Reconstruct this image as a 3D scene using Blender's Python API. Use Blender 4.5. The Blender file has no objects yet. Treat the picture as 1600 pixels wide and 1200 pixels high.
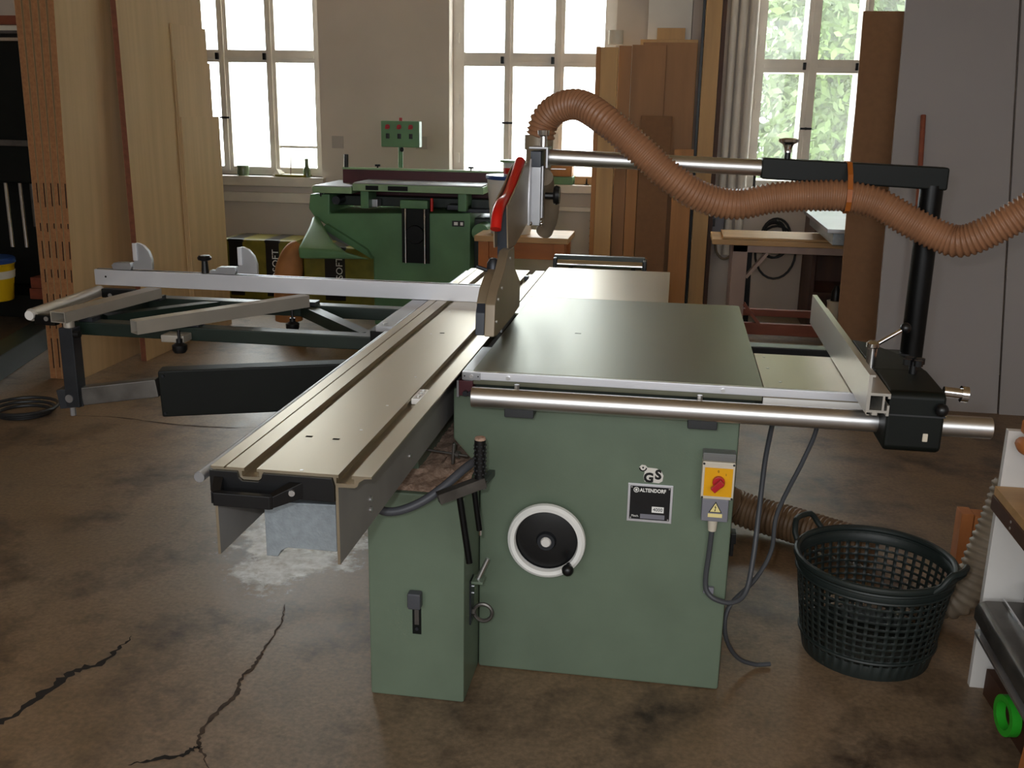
import bpy, bmesh, math, random
from mathutils import Vector, Matrix
random.seed(11)
S = bpy.context.scene
COL = S.collection
PI = math.pi

# ---------------------------------------------------------------- camera
cam_d = bpy.data.cameras.new('camera')
cam_d.sensor_width = 36.0
cam_d.lens = 35.49
cam_d.clip_start = 0.05
cam = bpy.data.objects.new('camera', cam_d)
COL.objects.link(cam)
_p, _w, _r = 0.2679, 0.1551, 0.017
_F = Vector((-math.sin(_w)*math.cos(_p), math.cos(_w)*math.cos(_p), -math.sin(_p)))
_R0 = Vector((math.cos(_w), math.sin(_w), 0)); _U0 = _R0.cross(_F)
_R = math.cos(_r)*_R0 + math.sin(_r)*_U0
_U = -math.sin(_r)*_R0 + math.cos(_r)*_U0
cam.matrix_world = Matrix(((_R.x, _U.x, -_F.x, 0.5271), (_R.y, _U.y, -_F.y, -2.5166), (_R.z, _U.z, -_F.z, 1.5681), (0, 0, 0, 1)))
S.camera = cam

# ---------------------------------------------------------------- sky, fill and flash
wd = bpy.data.worlds.new('overcast_sky'); S.world = wd
wd.use_nodes = True
bg = wd.node_tree.nodes['Background']
bg.inputs['Color'].default_value = (0.93, 0.97, 1.0, 1)
bg.inputs['Strength'].default_value = 12.5

def area_light(name, loc, target, sx, sy, watts, col):
    d = bpy.data.lights.new(name, 'AREA'); d.shape = 'RECTANGLE'; d.size = sx; d.size_y = sy
    d.energy = watts; d.color = col
    o = bpy.data.objects.new(name, d); COL.objects.link(o); o.location = loc
    o.rotation_euler = (Vector(target)-Vector(loc)).to_track_quat('-Z', 'Y').to_euler()
    return o
# broad fill light added behind the photographer, and the camera's own small flash
area_light('rear_fill_light', (0.4, -4.85, 2.05), (0.4, 0.5, 1.2), 6.4, 2.2, 125, (0.93, 0.97, 1.0))
area_light('flash_lamp', (0.46, -2.50, 1.63), (0.10, 0.3, 0.75), 0.05, 0.03, 12, (0.97, 0.98, 1.0))

S.view_settings.view_transform = 'Standard'
S.view_settings.look = 'None'
S.view_settings.gamma = 1.0
S.view_settings.use_curve_mapping = False
S.view_settings.exposure = 0.08

# ---------------------------------------------------------------- helpers
def lin(h):
    h = h.lstrip('#'); out = []
    for i in (0, 2, 4):
        c = int(h[i:i+2], 16)/255
        out.append(c/12.92 if c <= 0.04045 else ((c+0.055)/1.055)**2.4)
    return out

MATS = {}
def mat(name, col, rough=0.5, metal=0.0, var=0.12, scale=6.0, stretch=(1, 1, 1), bump=0.0, bscale=None, col2=None, rvar=0.0, detail=4.0, spec=0.5):
    m = bpy.data.materials.new(name); m.use_nodes = True
    nt = m.node_tree; N = nt.nodes; L = nt.links
    b = N['Principled BSDF']
    c1 = lin(col) if isinstance(col, str) else list(col)
    b.inputs['Roughness'].default_value = rough
    b.inputs['Metallic'].default_value = metal
    b.inputs['Specular IOR Level'].default_value = spec
    tc = N.new('ShaderNodeTexCoord'); mp = N.new('ShaderNodeMapping')
    mp.inputs['Scale'].default_value = stretch
    L.new(tc.outputs['Object'], mp.inputs['Vector'])
    nz = N.new('ShaderNodeTexNoise'); nz.inputs['Scale'].default_value = scale; nz.inputs['Detail'].default_value = detail
    L.new(mp.outputs['Vector'], nz.inputs['Vector'])
    rp = N.new('ShaderNodeValToRGB')
    rp.color_ramp.elements[0].position = 0.3; rp.color_ramp.elements[1].position = 0.7
    ca = [max(0, c*(1-var)) for c in c1]
    cb = [min(1, c*(1+var)) for c in c1] if col2 is None else lin(col2)
    if col2 is not None: ca = c1
    rp.color_ramp.elements[0].color = ca+[1]; rp.color_ramp.elements[1].color = cb+[1]
    L.new(nz.outputs['Fac'], rp.inputs['Fac']); L.new(rp.outputs['Color'], b.inputs['Base Color'])
    if rvar:
        mr = N.new('ShaderNodeMapRange'); mr.inputs['To Min'].default_value = max(0.02, rough-rvar); mr.inputs['To Max'].default_value = min(1, rough+rvar)
        L.new(nz.outputs['Fac'], mr.inputs['Value']); L.new(mr.outputs['Result'], b.inputs['Roughness'])
    if bump:
        n2 = N.new('ShaderNodeTexNoise'); n2.inputs['Scale'].default_value = bscale or scale*8; n2.inputs['Detail'].default_value = 3
        L.new(mp.outputs['Vector'], n2.inputs['Vector'])
        bp = N.new('ShaderNodeBump'); bp.inputs['Strength'].default_value = bump; bp.inputs['Distance'].default_value = 0.004
        L.new(n2.outputs['Fac'], bp.inputs['Height']); L.new(bp.outputs['Normal'], b.inputs['Normal'])
    MATS[name] = m
    return m

WL = {}   # world location of every object made here
def reg(o, parent, loc):
    COL.objects.link(o)
    WL[o.name] = Vector(loc)
    if parent is not None:
        o.parent = parent
        o.location = Vector(loc) - WL[parent.name]
    else:
        o.location = loc
    return o

def tag(o, label=None, cat=None, group=None, kind=None):
    if label: o['label'] = label
    if cat: o['category'] = cat
    if group: o['group'] = group
    if kind: o['kind'] = kind
    return o

def thing(name, loc, label, cat, group=None):
    return tag(reg(bpy.data.objects.new(name, None), None, loc), label, cat, group)

class B:
    def __init__(self): self.bm = bmesh.new()
    def faces(self, vs, fs):
        v = [self.bm.verts.new(p) for p in vs]
        for f in fs:
            try: self.bm.faces.new([v[i] for i in f])
            except ValueError: pass
        return self
    def box(self, x0, x1, y0, y1, z0, z1):
        return self.faces([(x0,y0,z0),(x1,y0,z0),(x1,y1,z0),(x0,y1,z0),(x0,y0,z1),(x1,y0,z1),(x1,y1,z1),(x0,y1,z1)],
                          [(0,3,2,1),(4,5,6,7),(0,1,5,4),(1,2,6,5),(2,3,7,6),(3,0,4,7)])
    def beam(self, p0, p1, w, h, up=(0, 0, 1)):
        p0, p1 = Vector(p0), Vector(p1); d = (p1-p0).normalized(); u = Vector(up)
        s = d.cross(u).normalized()*w/2; u = s.cross(d).normalized()*h/2
        vs = [p+a*s+b*u for p in (p0, p1) for a, b in ((-1,-1),(1,-1),(1,1),(-1,1))]
        return self.faces(vs, [(0,1,2,3),(7,6,5,4),(0,4,5,1),(1,5,6,2),(2,6,7,3),(3,7,4,0)])
    def rtube(self, p0, p1, w, h, t):
        p0, p1 = Vector(p0), Vector(p1); d = (p1-p0).normalized(); u = Vector((0, 0, 1))
        s = d.cross(u).normalized(); u = s.cross(d).normalized(); vs = []
        for p in (p0, p1):
            for k in (0, t):
                for a, b in ((-1,-1),(1,-1),(1,1),(-1,1)): vs.append(p+s*a*(w/2-k)+u*b*(h/2-k))
        fs = []
        for i in range(4):
            j = (i+1) % 4
            fs += [(i, j, j+4, i+4), (i+12, j+12, j+8, i+8), (i+8, j+8, j, i), (i+4, j+4, j+12, i+12)]
        return self.faces(vs, fs)
    def ring(self, c, d, r, seg):
        d = d.normalized(); a = d.orthogonal().normalized(); b = d.cross(a)
        return [self.bm.verts.new(c+a*r*math.cos(2*PI*i/seg)+b*r*math.sin(2*PI*i/seg)) for i in range(seg)]
    def cyl(self, p0, p1, r, r2=None, seg=20, caps=True):
        p0, p1 = Vector(p0), Vector(p1); d = p1-p0
        A = self.ring(p0, d, r, seg); C = self.ring(p1, d, r if r2 is None else r2, seg)
        for i in range(seg): self.bm.faces.new((A[i], A[(i+1) % seg], C[(i+1) % seg], C[i]))
        if caps: self.bm.faces.new(A[::-1]); self.bm.faces.new(C)
        return self
    def sweep(self, pts, rad, seg=10, closed=False, caps=True):
        pts = [Vector(p) for p in pts]; n = len(pts); rings = []
        t0 = (pts[1]-pts[0]).normalized(); a = t0.orthogonal().normalized()
        for i, p in enumerate(pts):
            q0 = pts[(i-1) % n] if closed or i > 0 else pts[0]
            q1 = pts[(i+1) % n] if closed or i < n-1 else pts[-1]
            t = (q1-q0).normalized(); a = (a-t*a.dot(t)).normalized(); b = t.cross(a)
            r = rad(i) if callable(rad) else rad
            rings.append([self.bm.verts.new(p+a*r*math.cos(2*PI*k/seg)+b*r*math.sin(2*PI*k/seg)) for k in range(seg)])
        for i in range(n if closed else n-1):
            A, C = rings[i], rings[(i+1) % n]
            for k in range(seg): self.bm.faces.new((A[k], A[(k+1) % seg], C[(k+1) % seg], C[k]))
        if caps and not closed: self.bm.faces.new(rings[0][::-1]); self.bm.faces.new(rings[-1])
        return self
    def prism(self, poly, axis, a0, a1):
        def P(u, v, a): return {'x': (a, u, v), 'y': (u, a, v), 'z': (u, v, a)}[axis]
        n = len(poly)
        vs = [P(u, v, a0) for u, v in poly]+[P(u, v, a1) for u, v in poly]
        return self.faces(vs, [tuple(range(n))[::-1], tuple(range(n, 2*n))]+[(i, (i+1) % n, n+(i+1) % n, n+i) for i in range(n)])
    def lathe(self, prof, c, d=(0, 0, 1), seg=28):
        c = Vector(c); d = Vector(d).normalized(); a = d.orthogonal().normalized(); b = d.cross(a); rows = []
        for r, h in prof:
            if r < 1e-6: rows.append([self.bm.verts.new(c+d*h)])
            else: rows.append([self.bm.verts.new(c+d*h+a*r*math.cos(2*PI*i/seg)+b*r*math.sin(2*PI*i/seg)) for i in range(seg)])
        for A, C in zip(rows, rows[1:]):
            for i in range(seg):
                j = (i+1) % seg
                if len(A) == 1 and len(C) == 1: continue
                if len(A) == 1: self.bm.faces.new((A[0], C[j], C[i]))
                elif len(C) == 1: self.bm.faces.new((A[i], A[j], C[0]))
                else: self.bm.faces.new((A[i], A[j], C[j], C[i]))
        return self
    def ball(self, c, r, seg=16):
        k = 8
        return self.lathe([(r*math.sin(PI*i/k), -r*math.cos(PI*i/k)) for i in range(k+1)], c, seg=seg)
    def build(self, name, m, parent=None, bevel=0.0, angle=35, label=None, kind=None, base=None):
        bm = self.bm
        bmesh.ops.recalc_face_normals(bm, faces=bm.faces)
        if bevel:
            es = [e for e in bm.edges if len(e.link_faces) == 2 and e.calc_face_angle(0) > 0.6]
            bmesh.ops.bevel(bm, geom=es, offset=bevel, offset_type='OFFSET', segments=2, profile=0.5, affect='EDGES', clamp_overlap=True)
        if parent is None:
            xs = [v.co for v in bm.verts]
            o0 = Vector(base) if base else Vector(((min(v.x for v in xs)+max(v.x for v in xs))/2, (min(v.y for v in xs)+max(v.y for v in xs))/2, min(v.z for v in xs)))
        else: o0 = WL[parent.name]
        for v in bm.verts: v.co -= o0
        me = bpy.data.meshes.new(name); bm.to_mesh(me); bm.free()
        me.polygons.foreach_set('use_smooth', [True]*len(me.polygons))
        me.set_sharp_from_angle(angle=math.radians(angle))
        me.materials.append(MATS[m] if isinstance(m, str) else m)
        o = reg(bpy.data.objects.new(name, me), parent, o0)
        if bevel:
            wn = o.modifiers.new('face_weighted_normals', 'WEIGHTED_NORMAL'); wn.keep_sharp = True; wn.weight = 80
        return tag(o, label, None, None, kind)

def crom(pts, n=8):
    P = [Vector(p) for p in pts]; out = []
    P = [2*P[0]-P[1]]+P+[2*P[-1]-P[-2]]
    for i in range(1, len(P)-2):
        for k in range(n):
            t = k/n; a, b, c, d = P[i-1], P[i], P[i+1], P[i+2]
            out.append(0.5*((2*b)+(-a+c)*t+(2*a-5*b+4*c-d)*t*t+(-a+3*b-3*c+d)*t**3))
    out.append(P[-2]); return out

def resample(pts, step):
    out = [pts[0]]; acc = 0
    for a, b in zip(pts, pts[1:]):
        L = (b-a).length; s = step-acc
        while s <= L: out.append(a.lerp(b, s/L)); s += step
        acc = (acc+L) % step
    return out

def text(s, size, loc, m, parent, name, depth=0.0006, rot=(PI/2, 0, 0), align='CENTER', sx=1.0, bold=0.0):
    cu = bpy.data.curves.new('t', 'FONT'); cu.body = s; cu.size = size; cu.extrude = depth; cu.align_x = align; cu.align_y = 'CENTER'; cu.offset = bold
    cu.resolution_u = 3
    ob = bpy.data.objects.new('t', cu); COL.objects.link(ob)
    dg = bpy.context.evaluated_depsgraph_get(); dg.update()
    me = bpy.data.meshes.new_from_object(ob.evaluated_get(dg))
    bpy.data.objects.remove(ob)
    me.transform(Matrix.Diagonal((sx, 1, 1, 1)))
    from mathutils import Euler
    me.transform(Euler(rot).to_matrix().to_4x4())
    me.materials.clear(); me.materials.append(MATS[m])
    return reg(bpy.data.objects.new(name, me), parent, loc)

def copy_tree(o, loc=None, parent=None):
    c = o.copy(); COL.objects.link(c); WL[c.name] = Vector(loc) if loc is not None else WL[o.name]
    c.parent = parent
    if loc is not None: c.location = loc
    for ch in list(o.children):
        d = ch.copy(); COL.objects.link(d); d.parent = c; WL[d.name] = WL[ch.name]
        for g in list(ch.children):
            e = g.copy(); COL.objects.link(e); e.parent = d; WL[e.name] = WL[g.name]
    return c

# ---------------------------------------------------------------- materials
mat('green_paint', '#677664', 0.42, var=0.10, scale=5, bump=0.05, bscale=160)
mat('dark_green_paint', '#17251e', 0.4, var=0.2, scale=9, bump=0.05)
mat('old_green_paint', '#5f8a60', 0.42, var=0.16, scale=4, bump=0.05)
mat('pale_green_paint', '#8fae86', 0.4, var=0.12)
mat('black_green_paint', '#0a0f0c', 0.5, var=0.25, scale=8, spec=0.25)
mat('black_paint', '#08090a', 0.35, var=0.2, scale=12, spec=0.3)
mat('black_plastic', '#0d0e10', 0.38, var=0.2, scale=20)
mat('charcoal', '#2a2c2e', 0.5, var=0.2)
mat('dark_steel', '#3a3d42', 0.4, 0.6, var=0.2, scale=10)
mat('chrome', '#d8d8da', 0.12, 1.0, var=0.04)
mat('steel_bar', '#d4d4d4', 0.36, 1.0, var=0.06, scale=14, stretch=(0.3, 4, 4))
mat('fence_aluminium', '#c6c3bb', 0.36, 0.8, var=0.05, scale=9, stretch=(1, 0.15, 1))
mat('aluminium', '#b0a48e', 0.37, 0.88, var=0.06, scale=9, stretch=(1, 0.15, 1), rvar=0.06)  # warm tone of the ceiling's reflection is put into the base colour
mat('aluminium_x', '#dcdde2', 0.42, 0.75, var=0.05, scale=9, stretch=(0.15, 1, 1), rvar=0.06)
mat('mill_aluminium', '#8e8b88', 0.5, 0.35, var=0.12, scale=6)
mat('alu_side', '#a9aaad', 0.42, 0.85, var=0.12, scale=7, rvar=0.08)
mat('cast_metal', '#7c7c6a', 0.41, 0.85, var=0.06, scale=3.0, stretch=(8, 0.4, 1), rvar=0.03)
mat('hammer_grey', '#8f979c', 0.45, 0.2, var=0.12, scale=60, bump=0.25, bscale=180)
mat('grey_plastic', '#7d7d86', 0.5, var=0.06)
mat('grey_tube', '#b8b1a5', 0.42, 0.5, var=0.08, scale=8)
mat('old_steel', '#6d6a66', 0.45, 0.8, var=0.25, scale=14, rvar=0.12)
mat('beige_plastic', '#cfc6b4', 0.45, var=0.05)
mat('white_paint', '#dcd8d0', 0.45, var=0.06, scale=3)
mat('sheet_white', '#a29e9e', 0.5, var=0.03, scale=2)  # grey puts the dim light at the right into the sheets' white
mat('white_plastic', '#e4e2de', 0.4, var=0.04)
mat('bright_white', '#f2f2ee', 0.5, var=0.02)
mat('yellow_plastic', '#e8a800', 0.4, var=0.04)
mat('pale_yellow', '#f0e09a', 0.5, var=0.03)
mat('red_plastic', '#c81c14', 0.32, var=0.08)
mat('knob_red', '#b5202a', 0.3, var=0.06)
mat('guard_tan', '#8d7e68', 0.38, 0.1, var=0.10, scale=7)
mat('guard_blue', '#2e343f', 0.4, var=0.15)
mat('wall_plaster', '#d2c8be', 0.85, var=0.05, scale=2.2, bump=0.12, bscale=30)
mat('wall_lower', '#b9b0aa', 0.8, var=0.06, scale=2)
mat('ceiling_wood', '#c6a878', 0.6, var=0.12, scale=2.5, stretch=(0.3, 3, 1))
mat('window_paint', '#e6dfd5', 0.45, var=0.08, scale=5)
mat('veneer', '#c8aa80', 0.5, var=0.09, scale=3.5, stretch=(1, 5, 0.25), detail=6)
mat('chipboard_edge', '#ad7a4e', 0.75, var=0.3, scale=55, col2='#966540', bump=0.2, bscale=140)
mat('red_edge', '#7d4a34', 0.7, var=0.2, scale=30)
mat('brown_board', '#9c7044', 0.55, var=0.14, scale=4, stretch=(3, 3, 0.3), detail=6)
mat('tan_board', '#c49c66', 0.55, var=0.12, scale=4, stretch=(4, 4, 0.3), detail=6)
mat('orange_board', '#b07a42', 0.55, var=0.14, scale=4, stretch=(4, 4, 0.3), detail=6)
mat('hardboard', '#86603e', 0.7, var=0.06, scale=30)
mat('dark_wood', '#4d3020', 0.6, var=0.2, scale=5, stretch=(3, 3, 0.4))
mat('stool_wood', '#b56a28', 0.45, var=0.16, scale=4, stretch=(0.5, 4, 2), detail=6)
mat('bench_wood', '#c29a68', 0.55, var=0.15, scale=4, stretch=(0.4, 4, 3), detail=6)
mat('red_wood', '#8a4a34', 0.55, var=0.18, scale=5, stretch=(0.5, 4, 3), detail=6)
mat('leg_wood', '#a89288', 0.6, var=0.1, scale=4, stretch=(3, 3, 0.5))
mat('fresh_wood', '#b5703c', 0.55, var=0.14, scale=5, stretch=(4, 4, 0.5), detail=6)
mat('maroon', '#4f2028', 0.45, var=0.15)
mat('hose_brown', '#986c4e', 0.42, var=0.14, scale=9)
mat('hose_floor', '#7c6248', 0.5, var=0.14, scale=9)
mat('hose_grey', '#8a7c6a', 0.55, var=0.16, scale=9)
mat('grey_rubber', '#4a4c52', 0.5, var=0.1)
mat('cable_grey', '#45474b', 0.5, var=0.1)
mat('cable_black', '#26282a', 0.45, var=0.15)
mat('basket_plastic', '#202826', 0.5, var=0.15, scale=12)
mat('sawdust', '#9a7c6a', 0.95, var=0.35, scale=90, col2='#c4a894', bump=0.5, bscale=200)
mat('crack_dark', '#1d1712', 0.95, var=0.3, scale=40)
mat('crack_brown', '#43362a', 0.95, var=0.4, scale=30)
mat('olive_film', '#7c7426', 0.4, var=0.2, scale=12)
mat('black_film', '#141210', 0.35, var=0.2)
mat('green_tape', '#2fae2a', 0.4, var=0.1)
mat('blue_plastic', '#2a4a8a', 0.4, var=0.1)
mat('bucket_yellow', '#d8b010', 0.4, var=0.06)
mat('brick_red', '#7a3a24', 0.8, var=0.2, scale=20)
mat('bag_orange', '#a87444', 0.7, var=0.2, scale=6)
mat('orange_strap', '#a85c1c', 0.5, var=0.1)
mat('leaf', '#33451f', 0.6, var=0.35, scale=1.2, col2='#5f7838')
mat('bark', '#4a3a2a', 0.9, var=0.3)
mat('pale_gravel', '#cfcabf', 0.9, var=0.3)
mat('bottle_glass', '#6c7c5c', 0.2, var=0.1)
mat('paper', '#d8d2c4', 0.8, var=0.06)

# thin window glass
gm = bpy.data.materials.new('window_glass'); gm.use_nodes = True
nt = gm.node_tree; nt.nodes.clear()
o_ = nt.nodes.new('ShaderNodeOutputMaterial'); mx = nt.nodes.new('ShaderNodeMixShader'); tr = nt.nodes.new('ShaderNodeBsdfTransparent'); gl = nt.nodes.new('ShaderNodeBsdfGlossy')
tr.inputs['Color'].default_value = (0.95, 0.97, 0.96, 1); gl.inputs['Roughness'].default_value = 0.03; mx.inputs['Fac'].default_value = 0.05
td = nt.nodes.new('ShaderNodeBsdfTranslucent'); td.inputs['Color'].default_value = (0.9, 0.92, 0.9, 1)
m2 = nt.nodes.new('ShaderNodeMixShader'); m2.inputs['Fac'].default_value = 0.04     # pale veil that puts haze into the panes
nt.links.new(tr.outputs[0], mx.inputs[1]); nt.links.new(gl.outputs[0], mx.inputs[2]); nt.links.new(mx.outputs[0], m2.inputs[1]); nt.links.new(td.outputs[0], m2.inputs[2]); nt.links.new(m2.outputs[0], o_.inputs['Surface'])
MATS['window_glass'] = gm
cm = bpy.data.materials.new('clear_plastic'); cm.use_nodes = True
nt = cm.node_tree; nt.nodes.clear()
o_ = nt.nodes.new('ShaderNodeOutputMaterial'); mx = nt.nodes.new('ShaderNodeMixShader'); tr = nt.nodes.new('ShaderNodeBsdfTransparent'); gl = nt.nodes.new('ShaderNodeBsdfPrincipled')
tr.inputs['Color'].default_value = (0.75, 0.74, 0.72, 1); gl.inputs['Base Color'].default_value = (0.4, 0.4, 0.4, 1); gl.inputs['Roughness'].default_value = 0.2; mx.inputs['Fac'].default_value = 0.4
nt.links.new(tr.outputs[0], mx.inputs[1]); nt.links.new(gl.outputs[0], mx.inputs[2]); nt.links.new(mx.outputs[0], o_.inputs['Surface'])
MATS['clear_plastic'] = cm

# worn concrete floor: brown grey patches, dark oil stains, pale spilt dust
fm = bpy.data.materials.new('worn_concrete'); fm.use_nodes = True
nt = fm.node_tree; N = nt.nodes; L = nt.links; bs = N['Principled BSDF']
tc = N.new('ShaderNodeTexCoord')
def noise(sc, det=5, rgh=0.55):
    n = N.new('ShaderNodeTexNoise'); n.inputs['Scale'].default_value = sc; n.inputs['Detail'].default_value = det; n.inputs['Roughness'].default_value = rgh
    L.new(tc.outputs['Object'], n.inputs['Vector']); return n
def ramp(src, p0, c0, p1, c1):
    r = N.new('ShaderNodeValToRGB'); e = r.color_ramp.elements
    e[0].position = p0; e[1].position = p1; e[0].color = c0; e[1].color = c1
    L.new(src, r.inputs['Fac']); return r
def mixc(fac, a, b, mode='MIX'):
    m = N.new('ShaderNodeMix'); m.data_type = 'RGBA'; m.blend_type = mode
    if isinstance(fac, float): m.inputs[0].default_value = fac
    else: L.new(fac, m.inputs[0])
    L.new(a, m.inputs[6]); L.new(b, m.inputs[7]); return m.outputs[2]
n1 = noise(1.5, 7, 0.6); n2 = noise(5.5, 6, 0.65); n3 = noise(70, 3); n4 = noise(2.6, 8, 0.7)
base = ramp(n1.outputs['Fac'], 0.32, lin('#63502f')+[1], 0.68, lin('#8e7350')+[1])
mid = ramp(n2.outputs['Fac'], 0.3, lin('#66564a')+[1], 0.7, lin('#a88c74')+[1])
c = mixc(0.45, base.outputs['Color'], mid.outputs['Color'])
gd_ = ramp(noise(0.7, 6, 0.6).outputs['Fac'], 0.42, (0, 0, 0, 1), 0.62, (0.5, 0.5, 0.5, 1))
gc_ = N.new('ShaderNodeRGB'); gc_.outputs[0].default_value = lin('#786c5e')+[1]
c = mixc(gd_.outputs['Color'], c, gc_.outputs[0])
sp = ramp(n3.outputs['Fac'], 0.30, (0.6, 0.6, 0.6, 1), 0.72, (1.35, 1.33, 1.3, 1))
c = mixc(0.6, c, sp.outputs['Color'], 'MULTIPLY')
oil = ramp(n4.outputs['Fac'], 0.49, (0, 0, 0, 1), 0.70, (1, 1, 1, 1))
dk = N.new('ShaderNodeRGB'); dk.outputs[0].default_value = lin('#33261d')+[1]
c = mixc(oil.outputs['Color'], c, dk.outputs[0])
# spilt chalky dust below the open end of the sliding table
vm = N.new('ShaderNodeVectorMath'); vm.operation = 'SUBTRACT'; vm.inputs[1].default_value = (-0.76, 0.74, 0)
vs_ = N.new('ShaderNodeVectorMath'); vs_.operation = 'MULTIPLY'; vs_.inputs[1].default_value = (3.0, 2.1, 0)
vl = N.new('ShaderNodeVectorMath'); vl.operation = 'LENGTH'
L.new(tc.outputs['Object'], vm.inputs[0]); L.new(vm.outputs[0], vs_.inputs[0]); L.new(vs_.outputs[0], vl.inputs[0])
n5 = noise(7, 6, 0.7)
ad = N.new('ShaderNodeMath'); ad.operation = 'MULTIPLY_ADD'; ad.inputs[1].default_value = 1.9; ad.inputs[2].default_value = -0.95
L.new(n5.outputs['Fac'], ad.inputs[0])
sm = N.new('ShaderNodeMath'); sm.operation = 'ADD'; L.new(vl.outputs['Value'], sm.inputs[0]); L.new(ad.outputs[0], sm.inputs[1])
dust = ramp(sm.outputs[0], 0.50, (1, 1, 1, 1), 0.72, (0, 0, 0, 1))
dc = ramp(noise(30, 4).outputs['Fac'], 0.3, lin('#9c968e')+[1], 0.65, lin('#e4e4e2')+[1])
c = mixc(dust.outputs['Color'], c, dc.outputs['Color'])
L.new(c, bs.inputs['Base Color'])
mr = N.new('ShaderNodeMapRange'); mr.inputs['To Min'].default_value = 0.30; mr.inputs['To Max'].default_value = 0.6
L.new(n2.outputs['Fac'], mr.inputs['Value']); L.new(mr.outputs['Result'], bs.inputs['Roughness'])
bpn = N.new('ShaderNodeBump'); bpn.inputs['Strength'].default_value = 0.35; bpn.inputs['Distance'].default_value = 0.006
L.new(n2.outputs['Fac'], bpn.inputs['Height']); L.new(bpn.outputs['Normal'], bs.inputs['Normal'])
MATS['worn_concrete'] = fm

# ================================================================ the room
W = 5.82                       # inner face of the window wall
def struct(b, name, m, label, cat, **k):
    o = b.build(name, m, None, **k); return tag(o, label, cat, None, 'structure')

floor = struct(B().box(-6, 5, -5, 6.2, -0.12, 0), 'floor', 'worn_concrete', 'worn brown concrete floor with cracks and pale dust', 'floor', base=(0, 0, 0))
def crack(pts, w, m='crack_dark'):
    b = B(); P = crom(pts, 7); n = len(P); L_, R_ = [], []
    for i, p in enumerate(P):
        t = (P[min(i+1, n-1)]-P[max(i-1, 0)]).normalized(); s = Vector((-t.y, t.x, 0))
        k = w*(0.35+0.9*random.random())*min(1, 0.15+3*min(i, n-1-i)/n)
        j = s*(random.random()-0.5)*w*1.1
        L_.append(b.bm.verts.new(p+j+s*k)); R_.append(b.bm.verts.new(p+j-s*k))
    for i in range(n-1): b.bm.faces.new((L_[i], L_[i+1], R_[i+1], R_[i]))
    for v in b.bm.verts: v.co.z = 0.0012
    b.build('crack', m, floor)
crack([(-1.157, -0.516, 0), (-1.128, -0.454, 0), (-1.108, -0.377, 0), (-1.093, -0.27, 0), (-1.082, -0.194, 0), (-1.03, -0.132, 0), (-1.023, -0.058, 0), (-1.024, 0.021, 0)], 0.0135)
crack([(-0.646, 0.298, 0), (-0.613, 0.176, 0), (-0.603, 0.021, 0), (-0.593, -0.06, 0), (-0.605, -0.145, 0), (-0.586, -0.217, 0), (-0.599, -0.303, 0), (-0.602, -0.379, 0), (-0.582, -0.45, 0), (-0.552, -0.484, 0), (-0.511, -0.541, 0)], 0.0075, 'crack_brown')
crack([(-0.715, -0.553, 0), (-0.67, -0.527, 0), (-0.603, -0.494, 0), (-0.588, -0.465, 0), (-0.569, -0.456, 0)], 0.008)
crack([(-2.49, 2.017, 0), (-2.243, 2.048, 0), (-1.939, 2.002, 0), (-1.663, 1.997, 0), (-1.477, 2.036, 0)], 0.006, 'crack_brown')

WX = [(-3.80, -2.43), (-1.333, 0.0), (1.085, 2.42)]
Z0, Z1, ZC = 0.965, 3.02, 3.35
b = B(); xs = [-6]+[v for w in WX for v in w]+[5]
for i in range(0, len(xs), 2): b.box(xs[i], xs[i+1], W, W+0.36, 0, ZC)
for x0, x1 in WX: b.box(x0, x1, W, W+0.36, 0, Z0); b.box(x0, x1, W, W+0.36, Z1, ZC)
struct(b, 'wall_back', 'wall_plaster', 'pale plaster wall with three tall windows', 'wall', base=(0, 0, 0))
struct(B().box(-6.2, -6, -5, 6.2, 0, ZC), 'wall_left', 'wall_plaster', 'pale plaster wall at the far left', 'wall')
struct(B().box(5, 5.2, -5, 6.2, 0, ZC), 'wall_right', 'wall_plaster', 'pale plaster side wall at right', 'wall')
struct(B().box(-6.2, 5.2, -5.2, -5, 0, ZC), 'wall_rear', 'wall_plaster', 'pale plaster wall behind the photographer', 'wall')
struct(B().box(-6.2, 5.2, -5.2, 6.2, ZC, ZC+0.2), 'ceiling', 'ceiling_wood', 'cream wooden ceiling above the workshop', 'ceiling')
struct(B().box(1.98, 5, 4.0, 4.12, 0, ZC), 'wall_partition', 'wall_plaster', 'pale partition wall behind the white sheets', 'wall')

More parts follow.
